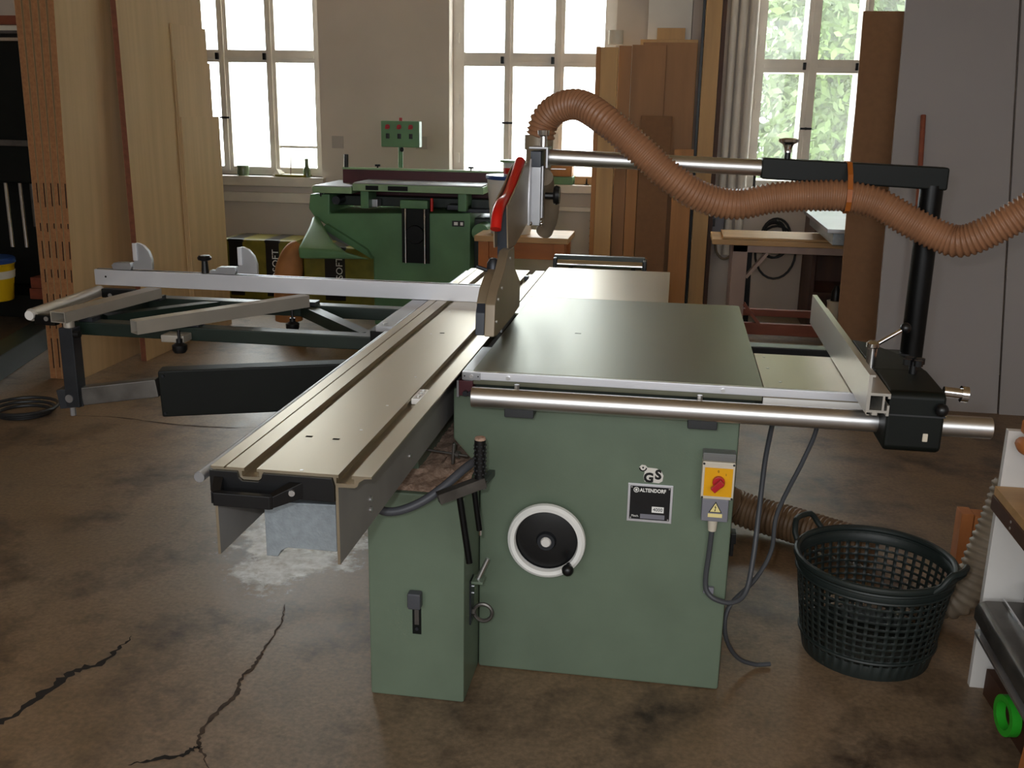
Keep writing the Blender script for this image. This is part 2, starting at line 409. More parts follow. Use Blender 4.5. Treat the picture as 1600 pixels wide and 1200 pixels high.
FY = 5.97
def window(n, x0, x1, cols, tz, label, bar=None):
    w = tag(reg(bpy.data.objects.new('window_%d' % n, None), None, ((x0+x1)/2, FY, Z0)), label, 'window', None, 'structure')
    t0, t1 = tz; zb, zt = 1.03, Z1-0.05
    b = B()
    b.box(x0, cols[0][0], FY, FY+0.06, Z0, Z1)
    for (a, c), (d, e) in zip(cols, cols[1:]):
        b.box(c, d, FY, FY+0.06, Z0, Z1); b.box((c+d)/2-0.012, (c+d)/2+0.012, FY-0.016, FY, Z0+0.03, Z1)
    b.box(cols[-1][1], x1, FY, FY+0.06, Z0, Z1)
    for a, c in cols:
        b.box(a, c, FY+0.002, FY+0.058, Z0, zb); b.box(a, c, FY+0.002, FY+0.058, t0, t1); b.box(a, c, FY+0.002, FY+0.058, zt, Z1)
        b.box(a, c, FY-0.012, FY+0.002, t0+0.035, t0+0.06)
    b.build('window_frame', 'window_paint', w)
    # outer sashes of the double window, out in the daylight
    b = B(); y0, y1 = FY+0.17, FY+0.20
    for a, c in cols:
        for zz0, zz1 in ((zb-0.03, t0+0.03), (t1-0.03, zt+0.03)):
            b.box(a-0.02, a+0.012, y0, y1, zz0, zz1); b.box(c-0.012, c+0.02, y0, y1, zz0, zz1)
            b.box(a+0.012, c-0.012, y0, y1, zz0, zz0+0.035); b.box(a+0.012, c-0.012, y0, y1, zz1-0.035, zz1)
    if n == 3: b.build('outer_sash', 'bright_white', w)
    else: b.bm.free()
    for a, c in cols:
        for zz0, zz1 in ((zb, t0), (t1, zt)):
            B().box(a-0.005, c+0.005, FY+0.026, FY+0.030, zz0-0.005, zz1+0.005).build('pane', 'window_glass', w)
    if bar: B().box(cols[bar][0], cols[bar][1], FY+0.012, FY+0.048, 1.195, 1.215).build('glazing_bar', 'window_paint', w)
    for k, (c, d) in enumerate(((cols[0][1], cols[1][0]), (cols[1][1], cols[2][0]))):
        xm = (c+d)/2
        B().box(xm-0.05-0.012, xm-0.05+0.012, FY-0.03, FY, t0+0.02, t0+0.075).build('latch', 'black_paint', w, bevel=0.003)
        if k == 0:
            q = B(); q.cyl((xm, FY-0.04, 1.44), (xm, FY-0.014, 1.44), 0.011, seg=10); q.beam((xm-0.045, FY-0.04, 1.44), (xm+0.045, FY-0.04, 1.44), 0.012, 0.016)
            q.build('handle', 'black_paint', w, bevel=0.002)
    for zz in (1.15, 1.62, 2.1):
        B().cyl((cols[0][0]-0.045, FY-0.008, zz-0.04), (cols[0][0]-0.045, FY-0.008, zz+0.04), 0.009, seg=8).build('hinge', 'window_paint', w)
    return w
w1 = window(1, -3.80, -2.43, [(-3.72, -3.37), (-3.283, -2.945), (-2.862, -2.525)], (1.895, 1.995), 'tall white window with jars and bottle on its sill', 2)
w2 = window(2, -1.333, 0.0, [(-1.24, -0.907), (-0.836, -0.500), (-0.42, -0.10)], (1.885, 1.99), 'tall white window behind the saw guard')
w3 = window(3, 1.085, 2.42, [(1.153, 1.462), (1.557, 1.872), (1.935, 2.30)], (1.862, 1.96), 'tall white window with green leaves outside')
def sill(w, x0, x1, dy, z0, z1):
    B().box(x0, x1, W-dy, FY, z0, z1).build('sill', 'window_paint', w, bevel=0.006)
sill(w1, -3.84, -2.40, 0.07, 0.885, 0.965); sill(w2, -1.36, 0.03, 0.07, 0.90, 0.965); sill(w3, 1.05, 2.46, 0.07, 0.90, 0.965)
B().box(-3.84, -1.9, W-0.04, W, 0.745, 0.83).build('ledge', 'window_paint', w1, bevel=0.008)
B().box(-1.36, 0.05, W-0.04, W, 0.75, 0.79).build('ledge', 'window_paint', w2, bevel=0.008)

# ---------------------------------------------------------------- outside
struct(B().box(-30, 30, 6.3, 45, -1.0, -0.9), 'ground_outside', 'pale_gravel', 'pale yard outside the windows', 'ground')
tree = thing('leafy_tree', (3.6, 10.6, -0.9), 'pale green leafy tree outside the right window', 'tree')
B().sweep([(3.6, 10.6, -0.9), (3.65, 10.7, 1.0), (3.5, 10.8, 2.5), (3.7, 10.9, 4.5)], lambda i: 0.16-0.03*i, 8).build('trunk', 'bark', tree)
b = B()
for i in range(26000):
    while True:
        p = Vector((random.uniform(-1, 1), random.uniform(-1, 1), random.uniform(-1, 1)))
        if p.length < 1: break
    if random.random() < 0.5:
        p.z = random.uniform(-0.75, 0.3)
    c = Vector((3.5+2.6*p.x, 10.4+1.5*p.y, 2.3+3.0*p.z))
    if c.x < 1.05+0.1*(c.y-9): continue
    if c.z < -0.5: continue
    d = Vector((random.uniform(-1, 1), random.uniform(-1, 1), random.uniform(-1.1, 0.1))).normalized(); s = d.orthogonal().normalized()
    s = (s*math.cos(i)+d.cross(s)*math.sin(i)); l = random.uniform(0.08, 0.19); w_ = l*0.24
    b.faces([c, c+d*l*0.4+s*w_, c+d*l, c+d*l*0.4-s*w_], [(0, 1, 2, 3)])
for i in range(9000):
    c = Vector((random.uniform(1.3, 7.5), random.uniform(12.2, 13.6), random.uniform(-0.6, 5.5)))
    if c.x < 1.45+0.1*(c.y-9): continue
    d = Vector((random.uniform(-1, 1), random.uniform(-.3, .3), random.uniform(-1.1, 0.1))).normalized(); s = Vector((-d.z, random.uniform(-.5, .5), d.x)).normalized()
    l = random.uniform(0.18, 0.36); w_ = l*0.3
    b.faces([c, c+d*l*0.4+s*w_, c+d*l, c+d*l*0.4-s*w_], [(0, 1, 2, 3)])
b.build('foliage', 'leaf', tree, kind='stuff')

# ---------------------------------------------------------------- left: leaning sheets
def sheet(x, y0, y1, h, t, topdx, face, edge, label, name='chipboard_sheet', slots=False):
    # one sheet standing on its long edge, its broad face looking right
    r = thing(name, (x, y0, 0), label, 'board', 'wide boards standing at the left')
    c = h
    def quad(b, x0, x1, a, d):
        k = topdx/2.07
        b.faces([(x0, a, 0), (x1, a, 0), (x1, d, 0), (x0, d, 0), (x0+k*c, a, c), (x1+k*c, a, c), (x1+k*c, d, c), (x0+k*c, d, c)],
                [(0,3,2,1),(4,5,6,7),(0,1,5,4),(1,2,6,5),(2,3,7,6),(3,0,4,7)]); return b
    e = 0.0008
    quad(B(), x+e, x+t-e, y0, y1).build('core', edge, r)
    quad(B(), x+t-e, x+t, y0, y1).build('face_veneer', face, r)
    quad(B(), x, x+e, y0, y1).build('back_veneer', face, r)
    if slots:
        k = topdx/2.07
        for z0, z1 in ((1.0, 1.12), (0.86, 0.90), (0.70, 0.80), (0.58, 0.64), (0.30, 0.50), (0.06, 0.24)):
            z0 += random.uniform(-.015, .015)
            xa = x+t-0.011
            B().faces([(xa+k*z0, y0-0.001, z0), (xa+0.006+k*z0, y0-0.001, z0), (xa+0.006+k*z1, y0-0.001, z1), (xa+k*z1, y0-0.001, z1),
                       (xa+k*z0, y0+0.02, z0), (xa+0.006+k*z0, y0+0.02, z0), (xa+0.006+k*z1, y0+0.02, z1), (xa+k*z1, y0+0.02, z1)],
                      [(0,1,2,3),(4,7,6,5),(0,4,5,1),(1,5,6,2),(2,6,7,3),(3,7,4,0)]).build('slot', 'crack_dark', r)
    return r
for i, lb in enumerate(('leftmost slotted chipboard sheet in the leaning front stack', 'second slotted chipboard sheet from the left in the front stack',
                        'middle slotted chipboard sheet in the leaning front stack', 'fourth slotted chipboard sheet from the left in the front stack',
                        'veneered chipboard sheet closing the front stack on the right, broad pale face')):
    sheet(-3.005+0.0373*i, 2.67, 3.9, 2.5, 0.036, 0.025+0.0105*i, 'veneer', 'chipboard_edge', lb, slots=True)
sheet(-2.705, 3.16, 4.24, 2.5, 0.036, -0.01, 'veneer', 'red_edge', 'tall veneered sheet with dark red front edge behind the front stack')
sheet(-2.668, 3.78, 4.265, 2.04, 0.0095, -0.01, 'veneer', 'veneer', 'tallest of the shorter veneered boards beside the left window')
sheet(-2.658, 3.785, 4.275, 1.82, 0.0095, -0.01, 'veneer', 'veneer', 'middle-height veneered board beside the left window')
sheet(-2.648, 3.79, 4.345, 1.47, 0.0095, -0.01, 'veneer', 'veneer', 'shortest veneered board beside the left window')

# dark green machine at the far left edge
m = thing('veneer_press', (-4.1, 3.7, 0), 'dark green machine with chrome rods at the far left edge', 'machine')
B().beam((-3.235, 2.225, 0.07), (-3.596, 3.602, 0.07), 0.16, 0.14).build('base_beam', 'dark_green_paint', m, bevel=0.01)
B().box(-4.9, -3.42, 3.75, 4.6, 0.10, 0.26).build('bed', 'black_green_paint', m, bevel=0.01)
B().box(-4.9, -3.35, 4.1, 4.6, 0.26, 1.05).build('body', 'black_green_paint', m, bevel=0.02)
B().box(-4.9, -3.32, 3.62, 4.6, 1.03, 1.92).build('head', 'black_green_paint', m, bevel=0.02)
B().box(-4.9, -3.34, 3.58, 4.4, 1.27, 1.31).build('rail', 'old_steel', m, bevel=0.004)
for u in (9, 29): B().cyl((-3.88+0.105*(u > 10), 3.7, 0.60), (-3.88+0.105*(u > 10), 3.7, 1.04), 0.014, seg=12).build('chrome_rod', 'chrome', m)
B().cyl((-3.70, 3.72, 0.74), (-3.70, 3.72, 1.04), 0.02, seg=12).build('spindle', 'old_steel', m)
B().box(-4.9, -3.5, 3.75, 4.15, 1.97, 1.99).build('top_shelf', 'old_steel', m, bevel=0.003)
tag(B().box(-4.6, -3.55, 3.8, 4.1, 1.992, 2.02).build('paper_stack', 'paper', None), 'white papers lying on top of the dark left machine', 'paper')
tag(B().box(-5.2, -3.3, 4.35, 4.42, 2.07, 2.13).build('wall_shelf', 'red_wood', None, bevel=0.003), 'red brown wooden shelf edge at the top left corner', 'shelf')
k = thing('yellow_bucket', (-3.96, 3.55, 0.26), 'yellow plastic bucket with blue lid on the left machine', 'bucket')
B().lathe([(0, 0), (0.125, 0), (0.15, 0.235), (0.155, 0.24), (0.155, 0.25)], (-3.96, 3.55, 0.262)).build('body', 'bucket_yellow', k)
B().lathe([(0, 0.285), (0.15, 0.285), (0.16, 0.275), (0.16, 0.25), (0.15, 0.248)], (-3.96, 3.55, 0.262)).build('lid', 'blue_plastic', k)
B().lathe([(0.1435, 0.15), (0.1475, 0.20), (0.1505, 0.20), (0.1465, 0.15)], (-3.96, 3.55, 0.262)).build('label_band', 'paper', k)
for i, (dx, dz, lb) in enumerate(((0, 0, 'lower red brick beside the yellow bucket'), (0.015, 0.075, 'upper red brick stacked beside the yellow bucket'))):
    tag(B().box(-3.74+dx, -3.56+dx, 3.62, 3.73, 0.262+dz, 0.335+dz).build('brick', 'brick_red', None, bevel=0.004), lb, 'brick', 'bricks by the bucket')
b = B()
for i in range(3):
    P = [Vector((-2.72+(0.13+0.02*i)*math.cos(a*PI/10), 2.0+(0.12+0.02*i)*math.sin(a*PI/10), 0.012+0.016*i)) for a in range(20)]
    b.sweep(P, 0.009, 8, closed=True)
tag(b.build('cable_coil', 'cable_black', None), 'dark cable coil lying on the floor at the left edge', 'cable')

# ---------------------------------------------------------------- insulation packs under the left window
def pack(x0, x1, y0, y1, h, bands, label, word, wx):
    r = thing('insulation_pack', ((x0+x1)/2, (y0+y1)/2, 0), label, 'package', 'film wrapped packs below the left window')
    B().box(x0, x1, y0, y1, 0, h).build('wrap', 'olive_film', r, bevel=0.03)
    for a, c in bands: B().box(a, c, y0-0.002, y1+0.002, 0.02, h+0.002).build('black_band', 'black_film', r, bevel=0.02)
    text(word, 0.078, (wx, y0-0.004, h-0.20), 'bright_white', r, 'lettering', rot=(PI/2, -PI/2, 0))
pack(-3.10, -2.47, 5.25, 5.62, 0.50, [(-3.06, -2.91), (-2.745, -2.60)], 'olive and black film-wrapped pack in front of the white wall', 'OSOFT', -2.645)
pack(-2.40, -1.72, 5.20, 5.60, 0.47, [(-2.23, -2.03)], 'olive and black film-wrapped pack under the green chip hood', 'OSOFT', -2.09)

# ---------------------------------------------------------------- green planer
PY = 4.45
p = thing('surface_planer', (-1.4, 4.9, 0), 'old green surface planing machine with maroon fence under the wall', 'machine')
prof = [(-2.042, 0.947), (-2.056, 0.843), (-2.01, 0.781), (-1.926, 0.729),
        (-1.749, 0.585), (-1.585, 0.513), (-1.585, 0.02), (-0.876, 0.02),
        (-0.876, 0.849), (-1.899, 0.816), (-1.895, 0.951)]
B().prism(prof, 'y', PY, PY+0.55).build('body', 'old_green_paint', p, bevel=0.012)
B().box(-2.013, -1.722, 4.42, 5.0, 0.97-0.012, 0.992+0.012).build('infeed_table', 'pale_green_paint', p, bevel=0.006)
B().box(-2.004, -1.732, 4.43, 4.99, 0.992+0.012, 0.992+0.018).build('infeed_plate', 'alu_side', p)
B().box(-1.698, -0.769, 4.36, 4.72, 0.985, 1.035).build('outfeed_table', 'pale_green_paint', p, bevel=0.006)
B().box(-1.698+0.01, -0.769-0.01, 4.365, 4.72, 1.035, 1.044).build('table_plate', 'alu_side', p, bevel=0.002)
B().box(-1.60, -1.51, 4.352, 4.362, 0.995, 1.025).build('recess', 'black_green_paint', p)
B().box(-1.44, -1.30, 4.352, 4.362, 0.995, 1.025).build('recess', 'black_green_paint', p)
B().box(-1.891, -0.681, 4.74, 4.77, 0.93, 1.108).build('fence', 'maroon', p, bevel=0.004)
B().box(-1.891, -0.681, 4.73, 4.79, 1.108, 1.122).build('fence_cap', 'pale_green_paint', p, bevel=0.003)
B().cyl((-1.869, 4.76, 1.109), (-1.866, 4.76, 1.214), 0.016, seg=12).build('handle', 'black_plastic', p)
for u in (590, 736):
    q = B(); 
    c0 = {590: (-1.631, 4.76, 1.119), 736: (-0.936, 4.76, 1.119)}[u]
    q.cyl((c0[0], c0[1], c0[2]-0.012), (c0[0], c0[1], c0[2]+0.02), 0.006, seg=8); q.cyl((c0[0], c0[1], c0[2]+0.015), (c0[0], c0[1], c0[2]+0.028), 0.02, seg=12)
    q.build('fence_knob', 'black_green_paint', p)
B().box(-1.97, -0.72, 4.62, 4.98, 0.86, 0.93).build('bed', 'dark_green_paint', p, bevel=0.008)
for x in (-1.63, -0.93): B().box(x-0.03, x+0.03, 4.42, 4.62, 0.86, 0.985).build('table_arm', 'old_green_paint', p, bevel=0.006)
B().box(-1.66, -1.56, 4.5, 4.6, 0.862, 0.92).build('slide_block', 'alu_side', p, bevel=0.006)
B().box(-1.05, -0.90, 4.47, 4.6, 0.862, 0.90).build('slide_block', 'dark_steel', p, bevel=0.006)
B().cyl((-1.86, 4.48, 0.905), (-1.86, 4.9, 0.905), 0.03, seg=14).build('shaft', 'dark_steel', p)
B().cyl((-1.96, 4.46, 0.93), (-1.96, 4.46, 0.96), 0.012, seg=8).build('screw', 'black_paint', p)
# crank recess with two chrome rods
x0, x1 = -1.366, -1.167; z0, z1 = 0.486, 0.931
b = B(); b.box(x0, x1, 4.435, 4.452, z0, z1-0.06); b.build('recess_plate', 'black_green_paint', p)
B().box(x0, x1, 4.39, 4.45, z1-0.06, z1).build('recess_hood', 'old_green_paint', p, bevel=0.008)
for x in (x0+0.03, x1-0.03): B().cyl((x, 4.42, z0), (x, 4.42, z1-0.06), 0.007, seg=10).build('guide_rod', 'chrome', p)
B().lathe([(0, 0), (0.062, 0), (0.066, 0.012), (0.062, 0.022), (0, 0.022)], ((x0+x1)/2, 4.435, (z0+z1)/2-0.02), (0, -1, 0)).build('handwheel', 'black_paint', p)
B().cyl((-1.135, 4.38, 0.86), (-1.135, 4.38, 0.95), 0.010, seg=10).build('red_lever', 'red_plastic', p)
pl = B().box(-1.006, -0.919, 4.446, 4.450, 0.753, 0.793).build('nameplate', 'black_plastic', p)
B().box(-0.992, -0.965, 4.4448, 4.447, 0.762, 0.784).build('plate_print', 'bright_white', pl)
B().box(-0.947, -0.928, 4.4448, 4.447, 0.762, 0.784).build('plate_print', 'bright_white', pl)
# funnel shaped chip hood and dust bag
b = B()
rows = [[(-2.017, 4.43, 0.792), (-1.979, 4.43, 0.793), (-2.076, 4.7, 0.763), (-2.116, 4.7, 0.762)],
        [(-1.972, 4.25, 0.749), (-1.87, 4.25, 0.735), (-2.047, 4.75, 0.673), (-2.157, 4.75, 0.689)],
        [(-1.971, 4.1, 0.67), (-1.761, 4.1, 0.66), (-1.996, 4.78, 0.566), (-2.227, 4.78, 0.577)],
        [(-1.979, 4.02, 0.618), (-1.646, 4.02, 0.605), (-1.905, 4.8, 0.49), (-2.278, 4.8, 0.505)],
        [(-1.973, 4.02, 0.549), (-1.477, 4.02, 0.564), (-1.716, 4.8, 0.444), (-2.271, 4.8, 0.427)]]
vs = [v for r in rows for v in r]; fs = [(0, 1, 2, 3), (16, 19, 18, 17)]
for i in range(4):
    for j in range(4):
        fs.append((i*4+j, i*4+(j+1) % 4, i*4+4+(j+1) % 4, i*4+4+j))
b.faces(vs, fs).build('chip_hood', 'old_green_paint', p, bevel=0.015)
b = B(); 
b.prism([(-1.759, 0.645), (-1.933, 0.703), (-1.878, 0.632), (-1.746, 0.591)], 'y', 4.428, 4.452).build('chute_plate', 'alu_side', p)
B().prism([(-1.943, 0.712), (-1.579, 0.507), (-1.616, 0.542+0.03), (-1.91, 0.723+0.02)], 'y', 4.40, 4.45).build('hood_edge', 'old_green_paint', p)
B().sweep(crom([(-2.019, 4.15, 0.622), (-2.056, 4.12, 0.572), (-2.081, 4.1, 0.462), (-2.097, 4.1, 0.305), (-2.097, 4.1, 0.1)], 5), lambda i: 0.045+0.05*min(1, i/10), 14).build('dust_bag', 'bag_orange', p)
# control panel on its post
B().cyl((-1.474, 4.82, 1.124), (-1.472, 4.82, 1.28), 0.017, seg=12).build('panel_post', 'old_green_paint', p)
cp = B().box(-1.608, -1.322, 4.78, 4.86, 1.272, 1.456).build('control_panel', 'old_green_paint', p, bevel=0.006)
for i in range(3):
    x = -1.556+i*(-1.384--1.556)/2
    q = B(); q.cyl((x, 4.79, 1.415), (x, 4.772, 1.415), 0.017, seg=14); q.beam((x-0.014, 4.768, 1.402), (x+0.014, 4.768, 1.428), 0.010, 0.012, (0, 1, 0)); q.build('rotary_switch', 'knob_red', cp)
    B().box(x-0.013, x+0.013, 4.772, 4.79, 1.332, 1.368).build('push_button', 'black_plastic', cp, bevel=0.003)
B().cyl((-1.47, 4.82, 1.452), (-1.469, 4.82, 1.479), 0.012, seg=12).build('emergency_stop', 'knob_red', cp)
B().ball((-1.455, 4.79, 1.255), 0.016).build('post_clamp', 'black_plastic', p)
B().box(-0.93, -0.74, 4.6, 4.98, 0.02, 0.80).build('motor_cover', 'dark_green_paint', p, bevel=0.02)
B().cyl((-0.80, 4.42, 0.72), (-0.80, 4.62, 0.72), 0.06, seg=18).build('pulley_cover', 'old_green_paint', p)
B().box(-0.95, -0.75, 4.5, 4.62, 0.845, 0.872).build('ledge_plate', 'dark_steel', p, bevel=0.004)

# junction covers on the wall
for u, lb in ((528, 'square painted junction cover on the wall near the left window'), (659, 'square painted junction cover behind the green control panel')):
    c0 = {528: (-2.285, 5.82, 1.26), 659: (-1.564, 5.82, 1.27)}[u]
    tag(B().box(c0[0]-0.05, c0[0]+0.05, W-0.008, W, c0[2]-0.05, c0[2]+0.05).build('junction_cover', 'wall_lower', None, bevel=0.003), lb, 'socket', 'wall junction covers')

# ---------------------------------------------------------------- sill clutter
j = thing('jam_jar', (-3.114, 5.82, 0.976), 'small glass jar with green contents on the left sill', 'jar')
jx, jz = -3.131, 0.965
B().lathe([(0, 0), (0.05, 0), (0.05, 0.085), (0, 0.085)], (jx, W-0.01, jz)).build('contents', 'bottle_glass', j)
B().lathe([(0.052, 0.001), (0.052, 0.11), (0.044, 0.125), (0.044, 0.15), (0.041, 0.15), (0.041, 0.124), (0.051, 0.108)], (jx, W-0.01, jz)).build('glass', 'window_glass', j)
bx = -2.558
tag(B().lathe([(0, 0), (0.032, 0), (0.032, 0.06), (0.016, 0.09), (0.016, 0.155), (0, 0.155)], (bx, W-0.02, 0.965)).build('bottle', 'bottle_glass', None), 'slim green glass bottle on the left window sill', 'bottle')
tag(B().cyl((-2.706, W-0.01, 0.965), (-2.706+0.005, W-0.01, 1.13), 0.005, seg=8).build('stick', 'leg_wood', None), 'thin upright stick on the left window sill', 'stick')
b = B(); b.box(-2.83, -2.55, W-0.06, W+0.08, 0.965, 0.985); tag(b.build('tray', 'olive_film', None, bevel=0.006), 'low olive tray on the left window sill', 'tray')
b = B(); b.faces([(-2.86, W-0.04, 0.966), (-2.79, W-0.05, 0.986), (-2.78, W+0.05, 0.99), (-2.88, W+0.04, 0.97), (-2.83, W-0.02, 1.03), (-2.80, W+0.01, 1.02)], [(0, 1, 4), (1, 2, 5), (2, 3, 5), (3, 0, 4), (4, 1, 5), (3, 4, 5), (0, 3, 2, 1)])
tag(b.build('crumpled_paper', 'paper', None), 'crumpled white paper beside the olive tray', 'paper')
k = thing('drawer_box', (-0.42, W, 0.965), 'small brown and green drawer box on the middle sill', 'box')
B().box(-0.52, -0.31, W-0.03, W+0.12, 1.03, 1.14).build('upper_box', 'orange_board', k, bevel=0.004)
B().box(-0.53, -0.30, W-0.05, W+0.12, 0.966, 1.028).build('lower_box', 'old_green_paint', k, bevel=0.004)
B().box(-0.48, -0.36, W-0.034, W-0.03, 1.085, 1.092).build('handle', 'chrome', k)
tag(B().box(-0.29, 0.02, W+0.02, W+0.12, 0.966, 1.03).build('wood_strip', 'bench_wood', None, bevel=0.003), 'pale wooden strip lying on the middle window sill', 'wood')
q = B(); q.cyl((-0.19, W-0.02, 0.966), (-0.19, W-0.02, 0.972), 0.022, seg=12); q.cyl((-0.19, W-0.02, 0.97), (-0.19, W-0.02, 1.02), 0.009, 0.004, seg=10)
tag(q.build('screw_knob', 'black_paint', None), 'small black knob standing on the middle sill', 'knob')
tag(B().box(-1.50, -1.36, W-0.10, W-0.005, 0.945, 1.005).build('grey_block', 'grey_plastic', None, bevel=0.006), 'small grey block behind the planer fence', 'block')

# ---------------------------------------------------------------- stool with bucket
s = thing('work_stool', (-0.465, 4.3, 0), 'orange wooden work stool behind the saw guard', 'stool')
B().box(-0.78, -0.15, 4.1, 4.55, 0.70, 0.74).build('seat', 'bench_wood', s, bevel=0.006)
for x, y in ((-0.72, 4.15), (-0.21, 4.15), (-0.72, 4.5), (-0.21, 4.5)): B().box(x-0.035, x+0.035, y-0.03, y+0.03, 0, 0.70).build('leg', 'stool_wood', s, bevel=0.004)
for y in (4.15, 4.5): B().box(-0.685, -0.245, y-0.012, y+0.012, 0.59, 0.70).build('apron', 'stool_wood', s)
for x in (-0.72, -0.21): B().box(x-0.012, x+0.012, 4.18, 4.47, 0.59, 0.70).build('apron', 'stool_wood', s)
k = thing('white_bucket', (-0.565, 4.30, 0.741), 'white plastic bucket with blue rim on the stool', 'bucket')
B().lathe([(0, 0), (0.135, 0), (0.165, 0.36), (0, 0.36)], (-0.565, 4.30, 0.741)).build('body', 'white_plastic', k)
B().lathe([(0, 0.36), (0.172, 0.36), (0.176, 0.37), (0.172, 0.385), (0, 0.385)], (-0.565, 4.30, 0.741)).build('lid', 'blue_plastic', k)
k = thing('paint_can', (-0.54, 4.28, 1.126), 'small white can with red print on the bucket lid', 'can')
B().lathe([(0, 0), (0.075, 0), (0.075, 0.085), (0, 0.085)], (-0.54, 4.28, 1.127)).build('body', 'white_plastic', k)
B().lathe([(0.0755, 0.01), (0.0755, 0.05), (0.077, 0.05), (0.077, 0.01)], (-0.54, 4.28, 1.127)).build('print', 'red_plastic', k)
B().lathe([(0, 0.085), (0.10, 0.085), (0.10, 0.10), (0, 0.10)], (-0.54, 4.28, 1.127)).build('lid', 'pale_green_paint', k)
P = [Vector((-0.12+0.02*math.cos(a*PI/5), 5.70+0.02*math.sin(a*PI/5), 0.72-0.006*a)) for a in range(80)]
q = B(); q.sweep([(-0.10, 5.70, 0.90), (-0.10, 5.70, 0.80)]+P, 0.006, 6)
tag(q.build('spiral_air_hose', 'cable_black', None), 'thin dark spiral hose hanging below the middle sill', 'hose')
# ---------------------------------------------------------------- boards leaning between the windows
def upright(name, u0, u1, x0, x1, y, t, h, m, label, group='boards leaning between the windows', lean=0.0):
    b = B(); b.faces([(x0, y, 0), (x1, y, 0), (x1, y+t, 0), (x0, y+t, 0), (x0, y+lean, h), (x1, y+lean, h), (x1, y+t+lean, h), (x0, y+t+lean, h)],
                     [(0,3,2,1),(4,5,6,7),(0,1,5,4),(1,2,6,5),(2,3,7,6),(3,0,4,7)])
    return tag(b.build(name, m, None, bevel=0.002), label, 'board', group)
upright('wood_board', 0, 0, -0.115, -0.080, 5.36, 0.28, 2.01, 'orange_board', 'narrow orange brown board edge left of the pale plank')
upright('wood_plank', 0, 0, -0.078, 0.050, 5.34, 0.04, 2.005, 'tan_board', 'pale tan plank leftmost of the boards between windows')
upright('wood_board', 0, 0, 0.052, 0.145, 5.42, 0.04, 2.02, 'brown_board', 'dark brown board next to the pale tan plank')
upright('wood_board', 0, 0, 0.150, 0.235, 5.40, 0.03, 1.35, 'orange_board', 'short orange board in front of the dark brown ones')
upright('wood_board', 0, 0, 0.147, 0.40, 5.46, 0.04, 2.03, 'brown_board', 'brown board behind the short orange board')
upright('wood_board', 0, 0, 0.225, 0.625, 5.50, 0.03, 2.05, 'brown_board', 'widest brown board between the windows')
upright('wood_board', 0, 0, 0.24, 0.47, 5.38, 0.03, 1.52, 'hardboard', 'grey brown half-height board before the widest one')
upright('wood_board', 0, 0, 0.50, 0.645, 5.40, 0.035, 1.28, 'orange_board', 'short orange plank beside the dark gap')
upright('wood_board', 0, 0, 0.20, 0.63, 5.56, 0.03, 2.075, 'tan_board', 'thin tan board edge rising behind the widest board')
upright('wood_block', 0, 0, 0.32, 0.53, 5.60, 0.06, 2.16, 'tan_board', 'light wood piece sticking up behind the brown boards')
upright('white_board', 0, 0, 0.245, 0.575, 5.70, 0.03, 3.0, 'white_paint', 'pale white board standing against the wall')
upright('grey_board', 0, 0, 0.58, 0.665, 5.72, 0.03, 3.0, 'wall_lower', 'narrow grey board beside the tall wooden post')
upright('wood_post', 0, 0, 0.672, 0.79, 5.52, 0.06, 3.1, 'tan_board', 'tall tan wooden post right of the brown boards', )
upright('dark_strip', 0, 0, 0.648, 0.668, 5.50, 0.06, 3.05, 'black_paint', 'black strip for the shaded gap left of the tall tan post')  # black strip added to paint the shade of the gap between boards
upright('dark_strip', 0, 0, 0.793, 0.825, 5.54, 0.06, 3.05, 'dark_wood', 'dark strip right of the tall tan post')
tag(B().lathe([(0, 0), (0.055, 0), (0.055, 0.10), (0.045, 0.10), (0.045, 0.02), (0, 0.02)], (0.02, 5.46, 2.03)).build('paper_roll', 'paper', None), 'pale paper roll on top of the tan plank', 'roll')
for i, (x, r, lb) in enumerate(((0.89, 0.028, 'thin painted wall pipe nearest the tan post'), (0.96, 0.03, 'middle painted wall pipe beside the right window'), (1.04, 0.034, 'painted wall pipe nearest the right window'))):
    tag(B().cyl((x, W-0.045, 0.45 if i < 2 else 0.0), (x, W-0.045, 3.3), r, seg=14).build('wall_pipe', 'window_paint', None), lb, 'pipe', 'painted pipes by the right window')
k = thing('power_socket', (0.86, W, 0.60), 'grey wall socket box below the painted pipes', 'socket')
B().box(0.79, 0.92, 5.70, W, 0.56, 0.78).build('housing', 'grey_plastic', k, bevel=0.01)
B().box(0.82, 0.85, 5.685, 5.70, 0.68, 0.74).build('switch', 'black_plastic', k, bevel=0.003)
B().sweep(crom([(0.86, 5.74, 0.56), (0.88, 5.72, 0.47), (0.94, 5.72, 0.42), (1.0, 5.74, 0.47), (1.0, 5.76, 0.62)], 6), 0.010, 8).build('cable', 'hose_grey', k)
tag(B().sweep(crom([(1.13, 5.72, 1.2), (1.13, 5.72, 0.95), (1.125, 5.70, 0.80)], 5), lambda i: 0.010 if i < 6 else 0.022, 10).build('hanging_plug', 'cable_black', None), 'black cable with plug hanging under the right window', 'cable')

